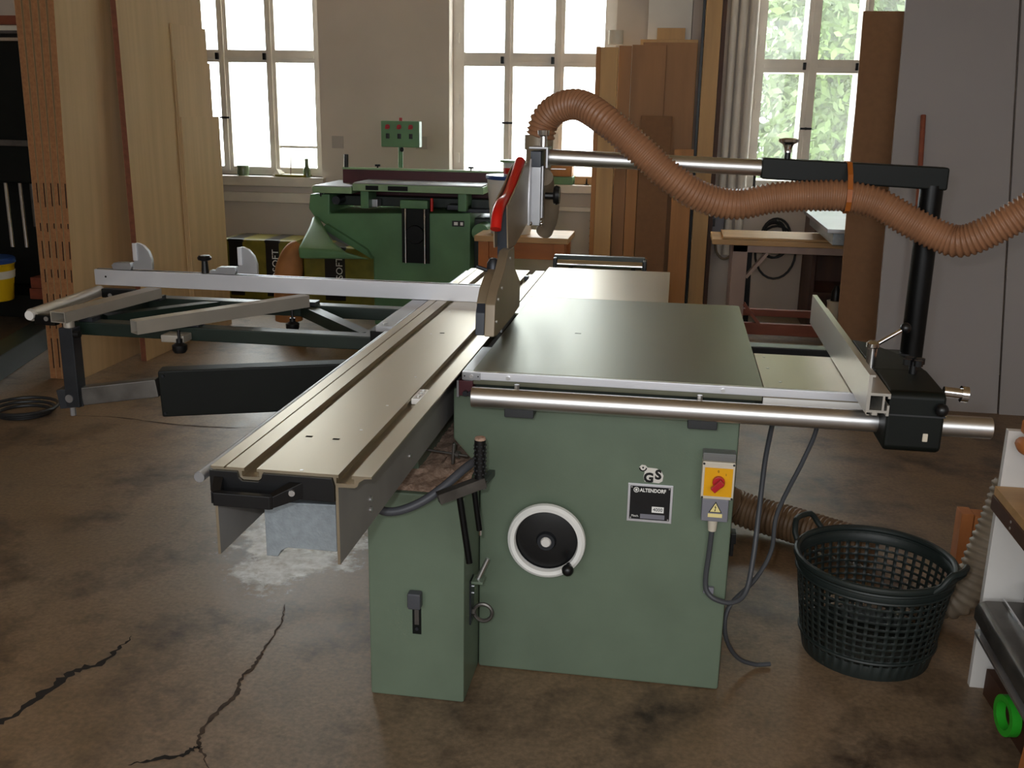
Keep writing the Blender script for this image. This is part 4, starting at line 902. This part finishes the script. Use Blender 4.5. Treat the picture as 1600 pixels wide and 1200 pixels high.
# edge roller
ro = B().cyl((-1.555, 0.475, 0.878), (-1.580, 0.93, 0.878), 0.021, seg=20).build('edge_roller', 'grey_tube', ct)
B().cyl((-1.555, 0.462, 0.878), (-1.555, 0.474, 0.878), 0.016, seg=16).build('roller_end', 'white_plastic', ro)
q = B(); q.box(-1.545, -1.47, 0.47, 0.50, 0.845, 0.88); q.build('roller_bracket', 'black_paint', ro, bevel=0.004)
q = B(); q.box(-1.56, -1.43, 0.905, 0.935, 0.858, 0.892); q.build('roller_bracket', 'black_paint', ro, bevel=0.004)
for x, y in ((-1.50, 0.468), (-1.525, 0.903)): B().cyl((x, y, 0.868), (x, y+0.006, 0.868), 0.008, seg=10).build('bracket_screw', 'steel_bar', ro)
# telescopic leg and swing arm
leg = B().box(-1.445, -1.396, 0.446, 0.495, 0.575, 0.845).build('support_leg', 'dark_steel', ct, bevel=0.003)
B().cyl((-1.42, 0.47, 0.845), (-1.42, 0.47, 0.866), 0.018, seg=14).build('leg_head', 'grey_tube', leg)
B().cyl((-1.395, 0.455, 0.825), (-1.375, 0.455, 0.825), 0.012, seg=12).build('leg_knob', 'black_plastic', leg)
B().cyl((-1.437, 0.47, 0.54), (-1.437, 0.47, 0.575), 0.010, seg=10).build('leg_foot', 'alu_side', leg)
sa = B().beam((-1.475, 0.475, 0.598), (-1.15, 0.527, 0.641), 0.045, 0.062).build('swing_arm_tube', 'old_steel', ct, bevel=0.004)
B().cyl((-1.43, 0.443, 0.605), (-1.43, 0.458, 0.605), 0.014, seg=14).build('arm_screw', 'alu_side', sa)
B().beam((-1.477, 0.474, 0.598), (-1.40, 0.486, 0.608), 0.053, 0.066).build('arm_cap', 'dark_steel', sa, bevel=0.002)
B().beam((-1.145, 0.535, 0.622), (-0.20, 0.80, 0.650), 0.07, 0.160).build('swing_arm', 'black_green_paint', ct, bevel=0.006)
for z in (0.69, 0.56): B().cyl((-1.12, 0.500, z-0.004), (-1.12, 0.512, z-0.004), 0.005, seg=8).build('arm_bolt', 'dark_steel', ct)

# ================================================================ rip fence on the guide bar
rf = thing('rip_fence', (1.08, 0.2, 0.82), 'aluminium rip fence with black clamping head on the round bar', 'fence')
q = B()
for x0, x1, z0, z1 in ((0.986, 0.9935, 0.902, 0.995), (0.9935, 1.000, 0.990, 0.995), (0.9935, 1.0375, 0.9465, 0.953), (1.0205, 1.0255, 0.9125, 0.9465), (0.9935, 1.037, 0.9065, 0.9125), (1.032, 1.0375, 0.941, 0.9465), (1.032, 1.037, 0.9125, 0.925), (1.031, 1.037, 0.900, 0.9065), (1.0, 1.012, 0.900, 0.9065), (0.988, 0.9935, 0.900, 0.9065)):
    q.box(x0, x1, -0.20, 0.842, z0, z1)
q.build('fence_profile', 'fence_aluminium', rf)
q = B(); q.prism([(-0.17, 0.815), (-0.17, 0.942), (-0.155, 0.952), (0.02, 0.956), (0.05, 0.956), (0.05, 0.905), (0.0, 0.892), (-0.025, 0.878), (-0.025, 0.815), (-0.04, 0.806), (-0.155, 0.806)], 'x', 1.040, 1.168)
hd = q.build('clamp_head', 'black_green_paint', rf, bevel=0.008)
q = B(); q.prism([(1.036, 0.02), (1.165, 0.02), (1.160, 0.09), (1.130, 0.22), (1.075, 0.33), (1.036, 0.36)], 'z', 0.905, 0.957); q.build('head_plate', 'black_green_paint', rf, bevel=0.006)
B().box(1.039, 1.169, -0.1715, -0.169, 0.894, 0.898).build('head_seam', 'charcoal', hd)
B().box(1.124, 1.136, -0.172, -0.150, 0.835, 0.855).build('head_slot', 'beige_plastic', hd, bevel=0.002)
lv = B().cyl((1.035, 0.05, 0.950), (1.035, 0.05, 1.003), 0.0125, seg=18).build('clamp_lever_base', 'chrome', rf)
q = B(); q.lathe([(0.0125, 0), (0.016, 0.003), (0.016, 0.012), (0.008, 0.018), (0, 0.019)], (1.035, 0.05, 1.003)); q.build('clamp_lever_cap', 'chrome', lv)
B().cyl((1.040, 0.05, 1.010), (1.105, 0.06, 1.052), 0.0055, seg=12).build('clamp_lever', 'chrome', lv)
B().ball((1.110, 0.061, 1.055), 0.0135).build('lever_ball', 'black_plastic', lv)
q = B(); q.cyl((1.125, 0.0, 0.955), (1.125, 0.0, 0.985), 0.010, seg=12)
for a in range(4): q.cyl((1.125+0.018*math.cos(a*PI/2+.4), 0.018*math.sin(a*PI/2+.4), 0.978), (1.125+0.018*math.cos(a*PI/2+.4), 0.018*math.sin(a*PI/2+.4), 0.992), 0.011, seg=10)
q.build('star_knob', 'black_plastic', rf)
B().ball((1.156, -0.180, 0.916), 0.0155).build('ball_knob', 'black_plastic', rf)
sc = B().cyl((1.165, -0.14, 0.950), (1.205, -0.14, 0.947), 0.0125, seg=18).build('adjusting_screw', 'chrome', rf)
B().cyl((1.203, -0.14, 0.947), (1.218, -0.14, 0.946), 0.019, seg=20).build('knurled_head', 'chrome', sc)

# ================================================================ overhead guard
gy = 1.0
gd = thing('saw_guard', (1.35, gy, 0.72), 'overhead blade guard with black post and silver arm', 'guard')
B().cyl((1.350, gy, 0.70), (1.350, gy, 1.345), 0.037, seg=28).build('post', 'black_paint', gd)
B().box(0.74, 1.36, gy-0.035, gy+0.035, 0.70, 0.785).build('post_bracket', 'black_paint', gd, bevel=0.004)
q = B().faces([(0.803, gy-0.034, 1.352), (1.392, gy-0.034, 1.330), (1.392, gy+0.034, 1.330), (0.803, gy+0.034, 1.352), (0.803, gy-0.034, 1.420), (1.392, gy-0.034, 1.402), (1.392, gy+0.034, 1.402), (0.803, gy+0.034, 1.420)],
              [(0,3,2,1),(4,5,6,7),(0,1,5,4),(1,2,6,5),(2,3,7,6),(3,0,4,7)])
q.build('arm_sleeve', 'black_green_paint', gd, bevel=0.007)
B().cyl((0.09, gy, 1.404), (0.82, gy, 1.386), 0.027, seg=28).build('arm_tube', 'steel_bar', gd)
kn = B().cyl((0.885, gy, 1.415), (0.885, gy, 1.440), 0.010, seg=12).build('arm_knob_stem', 'black_plastic', gd)
B().lathe([(0, 0), (0.013, 0), (0.012, 0.012), (0.018, 0.026), (0.033, 0.034), (0.034, 0.042), (0.02, 0.047), (0, 0.047)], (0.885, gy, 1.438)).build('arm_knob', 'chrome', kn)
q = B(); q.box(0.03, 0.092, gy-0.06, gy+0.04, 1.432, 1.440); q.box(0.088, 0.096, gy-0.06, gy+0.04, 1.37, 1.440); q.build('arm_clamp', 'alu_side', gd, bevel=0.002)
B().box(0.036, 0.072, gy-0.055, gy+0.02, 1.372, 1.425).build('clamp_block', 'guard_blue', gd, bevel=0.003)
q = B(); q.cyl((0.078, 0.955, 1.435), (0.078, 0.955, 1.478), 0.012, seg=16); q.lathe([(0.012, 0), (0.019, 0.004), (0.020, 0.020), (0, 0.024)], (0.078, 0.955, 1.474), seg=18); q.build('clamp_screw', 'chrome', gd)
# hood of two plates with red front edge
HP = [(0.474, 1.283), (0.498, 1.156), (0.635, 1.147), (0.934, 1.195), (0.955, 1.385), (0.94, 1.40), (0.796, 1.378), (0.666, 1.334)]
for x in (-0.008, 0.033): B().prism(HP, 'x', x, x+0.004).build('hood_plate', 'guard_tan', gd)
B().prism([(0.53, 1.275), (0.55, 1.10), (0.60, 1.10), (0.62, 1.16), (0.90, 1.20), (0.92, 1.36), (0.80, 1.36), (0.67, 1.318)], 'x', -0.004, 0.033).build('hood_core', 'guard_blue', gd)
q = B().sweep(crom([(0.014, 0.86, 1.395), (0.014, 0.72, 1.340), (0.014, 0.60, 1.298), (0.014, 0.49, 1.288), (0.014, 0.43, 1.262), (0.014, 0.405, 1.222)], 8), 0.0165, 14)
q.build('red_edge_guard', 'red_plastic', gd)
B().box(0.040, 0.072, 0.95, 0.956, 1.175, 1.40).build('hood_bracket', 'alu_side', gd, bevel=0.002)
q = B(); q.prism([(0.90, 1.18), (0.955, 1.18), (0.955, 1.40), (0.93, 1.40), (0.905, 1.34), (0.895, 1.26)], 'x', 0.036, 0.042); q.build('bracket_side', 'aluminium_x', gd, bevel=0.001)
for x in (0.040, 0.078): B().ball((x, 0.945, 1.183), 0.008).build('bracket_bolt', 'chrome', gd)
B().cyl((0.074, 0.975, 1.20), (0.074, 0.975, 1.375), 0.007, seg=10).build('lift_rod', 'alu_side', gd)
q = B(); q.cyl((0.085, 0.98, 1.275), (0.115, 0.98, 1.275), 0.012, seg=10); q.lathe([(0, 0), (0.03, 0), (0.034, 0.008), (0.03, 0.02), (0, 0.02)], (0.115, 0.98, 1.278), (1, 0, 0), 14); q.build('height_knob', 'black_plastic', gd)
B().sweep(crom([(0.075, 1.02, 1.335), (0.069, 1.12, 1.286), (0.079, 1.18, 1.231), (0.069, 1.24, 1.169), (0.045, 1.29, 1.115)], 6), lambda i: 0.031+0.0015*(i % 2), 16).build('rear_duct', 'hose_grey', gd)
# lower guard body over the blade
LG = [(0.411, 1.105), (0.303, 1.063), (0.257, 1.027), (0.243, 0.936), (0.30, 0.929), (0.588, 0.929), (0.721, 0.934), (0.728, 1.018), (0.600, 1.085), (0.592, 1.15), (0.48, 1.15)]
bo = B().prism(LG, 'x', 0.012, 0.042).build('lower_guard', 'guard_tan', gd, bevel=0.004)
B().prism([(0.43, 1.10), (0.325, 1.060), (0.285, 1.024), (0.29, 1.0), (0.60, 1.0), (0.60, 1.08)], 'x', -0.018, 0.0105).build('lower_cover', 'guard_tan', bo, bevel=0.003)
B().prism([(0.283, 1.024), (0.262, 1.0), (0.255, 0.936), (0.30, 0.930), (0.58, 0.932), (0.58, 1.0)], 'x', -0.016, 0.0105).build('front_shoe', 'guard_blue', bo, bevel=0.003)
for y, z in ((0.355, 1.058), (0.295, 1.035), (0.27, 0.975), (0.50, 1.125)): B().cyl((0.041, y, z), (0.046, y, z), 0.005, seg=8).build('guard_rivet', 'steel_bar', bo)
q = B(); q.lathe([(0.020, 0), (0.018, 0.022), (0.011, 0.034), (0, 0.038)], (0.0, 0.45, 1.095)); q.cyl((-0.012, 0.42, 1.098), (-0.045, 0.42, 1.108), 0.006, seg=8)
q.build('guard_knob', 'dark_steel', bo)
B().box(0.016, 0.021, 0.50, 0.76, 0.87, 1.0).build('riving_knife', 'alu_side', gd)

# ================================================================ hoses
def hose(name, pts, r, pitch, amp, m, label, cat='hose', seg=20):
    P = resample(crom(pts, 24), pitch/4)
    o = B().sweep(P, lambda i: r+amp*(0, 0.9, 1, 0.1)[i % 4], seg).build(name, m, None, angle=80)
    return tag(o, label, cat)
hose('extraction_hose', [(0.050, 1.075, 1.470), (0.066, 1.07, 1.525), (0.112, 1.05, 1.566), (0.190, 1.01, 1.578), (0.285, 0.94, 1.530), (0.392, 0.92, 1.448), (0.500, 0.91, 1.358), (0.610, 0.93, 1.292), (0.725, 0.95, 1.268), (0.850, 0.96, 1.292), (0.975, 0.96, 1.303), (1.075, 0.955, 1.305), (1.175, 0.94, 1.285), (1.280, 0.91, 1.232), (1.375, 0.88, 1.190), (1.435, 0.85, 1.186), (1.52, 0.81, 1.240), (1.62, 0.77, 1.325), (1.75, 0.72, 1.45), (1.95, 0.7, 1.62)],
     0.045, 0.0150, 0.007, 'hose_brown', 'brown ribbed extraction hose arching from guard over the saw')
q = B(); q.lathe([(0.046, 0), (0.046, 0.05), (0.05, 0.05), (0.05, 0.0)], (0.045, 1.08, 1.425)); q.cyl((0.045, 1.08, 1.33), (0.045, 1.08, 1.43), 0.044, seg=20); q.build('hose_nozzle', 'guard_tan', gd)
P = [Vector((1.08, y, z)) for y, z in ((1.036, 1.412), (0.964, 1.412), (0.925, 1.375), (0.902, 1.33), (0.900, 1.29), (0.916, 1.262), (0.955, 1.250), (0.995, 1.262), (1.020, 1.30), (1.037, 1.35))]
b = B()
for s_, t_ in zip(P, P[1:]+P[:1]): b.beam(s_, t_, 0.003, 0.016, (1, 0, 0))
tag(b.build('cable_tie', 'orange_strap', None), 'orange strap tying the brown hose to the black arm', 'strap')
hose('floor_hose', [(0.735, 1.12, 0.16), (0.80, 1.20, 0.11), (0.88, 1.19, 0.085), (1.02, 1.12, 0.078), (1.20, 1.0, 0.078), (1.30, 0.95, 0.078)], 0.062, 0.018, 0.006, 'hose_floor', 'grey brown ribbed hose lying on the floor behind the basket')
hose('ribbed_pipe', [(1.36, 0.66, 0.062), (1.42, 0.60, 0.065), (1.475, 0.56, 0.09), (1.51, 0.56, 0.16), (1.54, 0.58, 0.26), (1.575, 0.60, 0.37), (1.60, 0.62, 0.48)], 0.045, 0.022, 0.007, 'hose_grey', 'grey ribbed hose climbing beside the white shelf unit')
def cable(pts, r, m, label):
    return tag(B().sweep(crom(pts, 8), r, 10).build('power_cable', m, None), label, 'cable', 'power cables at the saw')
cable([(0.675, 0.034, 0.49), (0.672, 0.036, 0.42), (0.668, 0.038, 0.345), (0.674, 0.034, 0.308), (0.700, 0.03, 0.288), (0.745, 0.04, 0.279), (0.780, 0.07, 0.300), (0.797, 0.12, 0.38), (0.808, 0.18, 0.50), (0.82, 0.25, 0.62), (0.84, 0.32, 0.72), (0.85, 0.34, 0.80)], 0.0072, 'cable_grey', 'dark cable looping from the yellow switch box')
cable([(0.965, 0.30, 0.80), (0.957, 0.30, 0.70), (0.930, 0.30, 0.609), (0.873, 0.30, 0.447), (0.859, 0.25, 0.348), (0.816, 0.20, 0.277), (0.744, 0.13, 0.22), (0.738, 0.12, 0.139), (0.776, 0.16, 0.05), (0.83, 0.19, 0.012), (0.88, 0.205, 0.009)], 0.0065, 'cable_grey', 'dark cable hanging to the floor right of the cabinet')

# ================================================================ plastic basket
bk = thing('plastic_basket', (1.172, 0.365, 0), 'round dark green plastic basket with square holes', 'basket')
b = B(); NC = 46; cx, cy, hh = 1.172, 0.365, 0.30
rows = [0.0, 0.05]; z = 0.05
zs = [(0.0, False)]
z = 0.045; k = 0
lv_ = [0.0, 0.045]
holes = []
for k in range(10):
    lv_ += [z+0.0145, z+0.0215]; z += 0.0215
lv_ += [hh-0.045 if z < hh-0.05 else z+0.004, hh]
lv_ = sorted(set(round(v, 4) for v in lv_))
def rad(z): return 0.182+(0.222-0.182)*(z/hh)**0.85
grid = []
for z in lv_:
    grid.append([b.bm.verts.new((cx+rad(z)*math.cos(2*PI*(i+0.3*(i % 2))/(2*NC)), cy+rad(z)*math.sin(2*PI*(i+0.3*(i % 2))/(2*NC)), z+0.002)) for i in range(2*NC)])
for r in range(len(lv_)-1):
    hole_row = 1 <= r <= len(lv_)-4 and (r % 2 == 1)
    for i in range(2*NC):
        if hole_row and i % 2 == 0: continue
        b.bm.faces.new((grid[r][i], grid[r][(i+1) % (2*NC)], grid[r+1][(i+1) % (2*NC)], grid[r+1][i]))
b.bm.faces.new(grid[0][::-1])
body = b.build('basket_wall', 'basket_plastic', bk, angle=50)
sm_ = body.modifiers.new('thickness', 'SOLIDIFY'); sm_.thickness = 0.003; sm_.offset = 1
P = [Vector((cx+0.224*math.cos(2*PI*a/56), cy+0.224*math.sin(2*PI*a/56), hh)) for a in range(56)]
B().sweep(P, 0.010, 10, closed=True).build('rim', 'basket_plastic', bk)
for zz in (0.06, 0.26, 0.285):
    P = [Vector((cx+(rad(zz)+0.004)*math.cos(2*PI*a/56), cy+(rad(zz)+0.004)*math.sin(2*PI*a/56), zz)) for a in range(56)]
    B().sweep(P, 0.0045, 6, closed=True).build('band', 'basket_plastic', bk)
for a0 in (2.45, 2.45+PI):
    P = []
    for t_ in range(13):
        a = a0+(t_-6)*0.052; u = math.sin(PI*t_/12)
        P.append(Vector((cx+(0.228+0.03*u**0.5)*math.cos(a), cy+(0.228+0.03*u**0.5)*math.sin(a), hh-0.005+0.055*min(1, 1.6*u))))
    B().sweep(P, 0.009, 10).build('handle', 'basket_plastic', bk)

# ================================================================ right foreground shelf unit
u = thing('shelf_unit', (1.8, 0.05, 0), 'white shelf unit with wooden shelves at the right edge', 'shelf')
B().box(1.432, 2.3, 0.20, 0.222, 0.0, 0.765).build('back_panel', 'white_plastic', u, bevel=0.001)
sh = B().box(1.418, 2.3, -0.75, 0.198, 0.585, 0.610).build('middle_shelf', 'bench_wood', u, bevel=0.002)
B().box(1.414, 1.436, -0.75, 0.198, 0.545, 0.584).build('shelf_side_rail', 'dark_wood', sh, bevel=0.002)
for z in (0.575, 0.558): B().cyl((1.4125, 0.03, z), (1.4145, 0.03, z), 0.004, seg=8).build('screw', 'steel_bar', sh)
B().box(1.46, 2.3, -0.75, 0.198, 0.765, 0.80).build('top_shelf', 'stool_wood', u, bevel=0.004)
B().box(2.28, 2.3, -0.75, 0.198, 0.0, 0.765).build('side_panel', 'white_plastic', u)
h = thing('wooden_tool', (1.5, 0.1, 0.72), 'orange brown wooden tool handle hanging under the top shelf', 'tool')
B().sweep(crom([(1.455, 0.17, 0.745), (1.47, 0.11, 0.735), (1.485, 0.04, 0.72), (1.50, -0.04, 0.71)], 5), lambda i: 0.016+0.006*math.sin(i*0.7), 10).build('handle', 'fresh_wood', h)
B().box(1.475, 1.53, -0.10, 0.15, 0.745, 0.762).build('hanger', 'blue_plastic', h, bevel=0.003)
g = thing('steel_case', (1.8, -0.1, 0.2), 'long rounded steel case low in the shelf unit', 'case')
B().prism([(1.404, 0.235), (1.404, 0.265), (1.412, 0.280), (1.428, 0.288), (1.50, 0.292), (2.2, 0.292), (2.2, 0.215), (1.42, 0.215)], 'y', -0.75, 0.165).build('cover', 'old_steel', g, bevel=0.002)
B().box(1.47, 1.475, -0.75, 0.165, 0.292, 0.300).build('rib', 'chrome', g)
B().prism([(1.408, 0.193), (1.406, 0.205), (1.43, 0.214), (2.2, 0.214), (2.2, 0.193)], 'y', -0.75, 0.150).build('lower_lip', 'alu_side', g)
B().box(1.56, 2.2, -0.70, 0.14, 0.10, 0.192).build('lower_box', 'dark_wood', g)
tag(B().box(1.52, 1.80, -0.05, 0.16, 0.3, 0.345).build('grey_case', 'charcoal', None, bevel=0.006), 'dark grey case lying on the rounded steel case', 'case')
tag(B().beam((1.475, 0.17, 0.04), (1.52, -0.55, 0.04), 0.03, 0.08).build('wooden_plank', 'dark_wood', None), 'dark reddish plank on the floor under the shelf unit', 'plank')
tr_ = B().lathe([(0.036, -0.012), (0.052, -0.012), (0.052, 0.012), (0.036, 0.012), (0.036, -0.012)], (1.433, -0.1, 0.103), (1, 0.14, 0), 32)
tag(tr_.build('tape_roll', 'green_tape', None), 'bright green tape ring leaning at the lower right edge', 'tape')
tag(B().beam((1.40, -0.36, 0.015), (1.46, -0.25, 0.165), 0.05, 0.03, (0, 1, 0)).build('wood_offcut', 'fresh_wood', None), 'wooden offcut leaning at the bottom right corner', 'wood')
# block of squared timber behind the basket
tb = thing('timber_block', (1.58, 0.87, 0), 'reddish squared timber block standing behind the basket', 'wood')
B().box(1.545, 1.585, 0.86, 0.93, 0.0, 0.268).build('left_piece', 'fresh_wood', tb, bevel=0.003)
B().box(1.589, 1.628, 0.865, 0.93, 0.0, 0.262).build('right_piece', 'fresh_wood', tb, bevel=0.003)
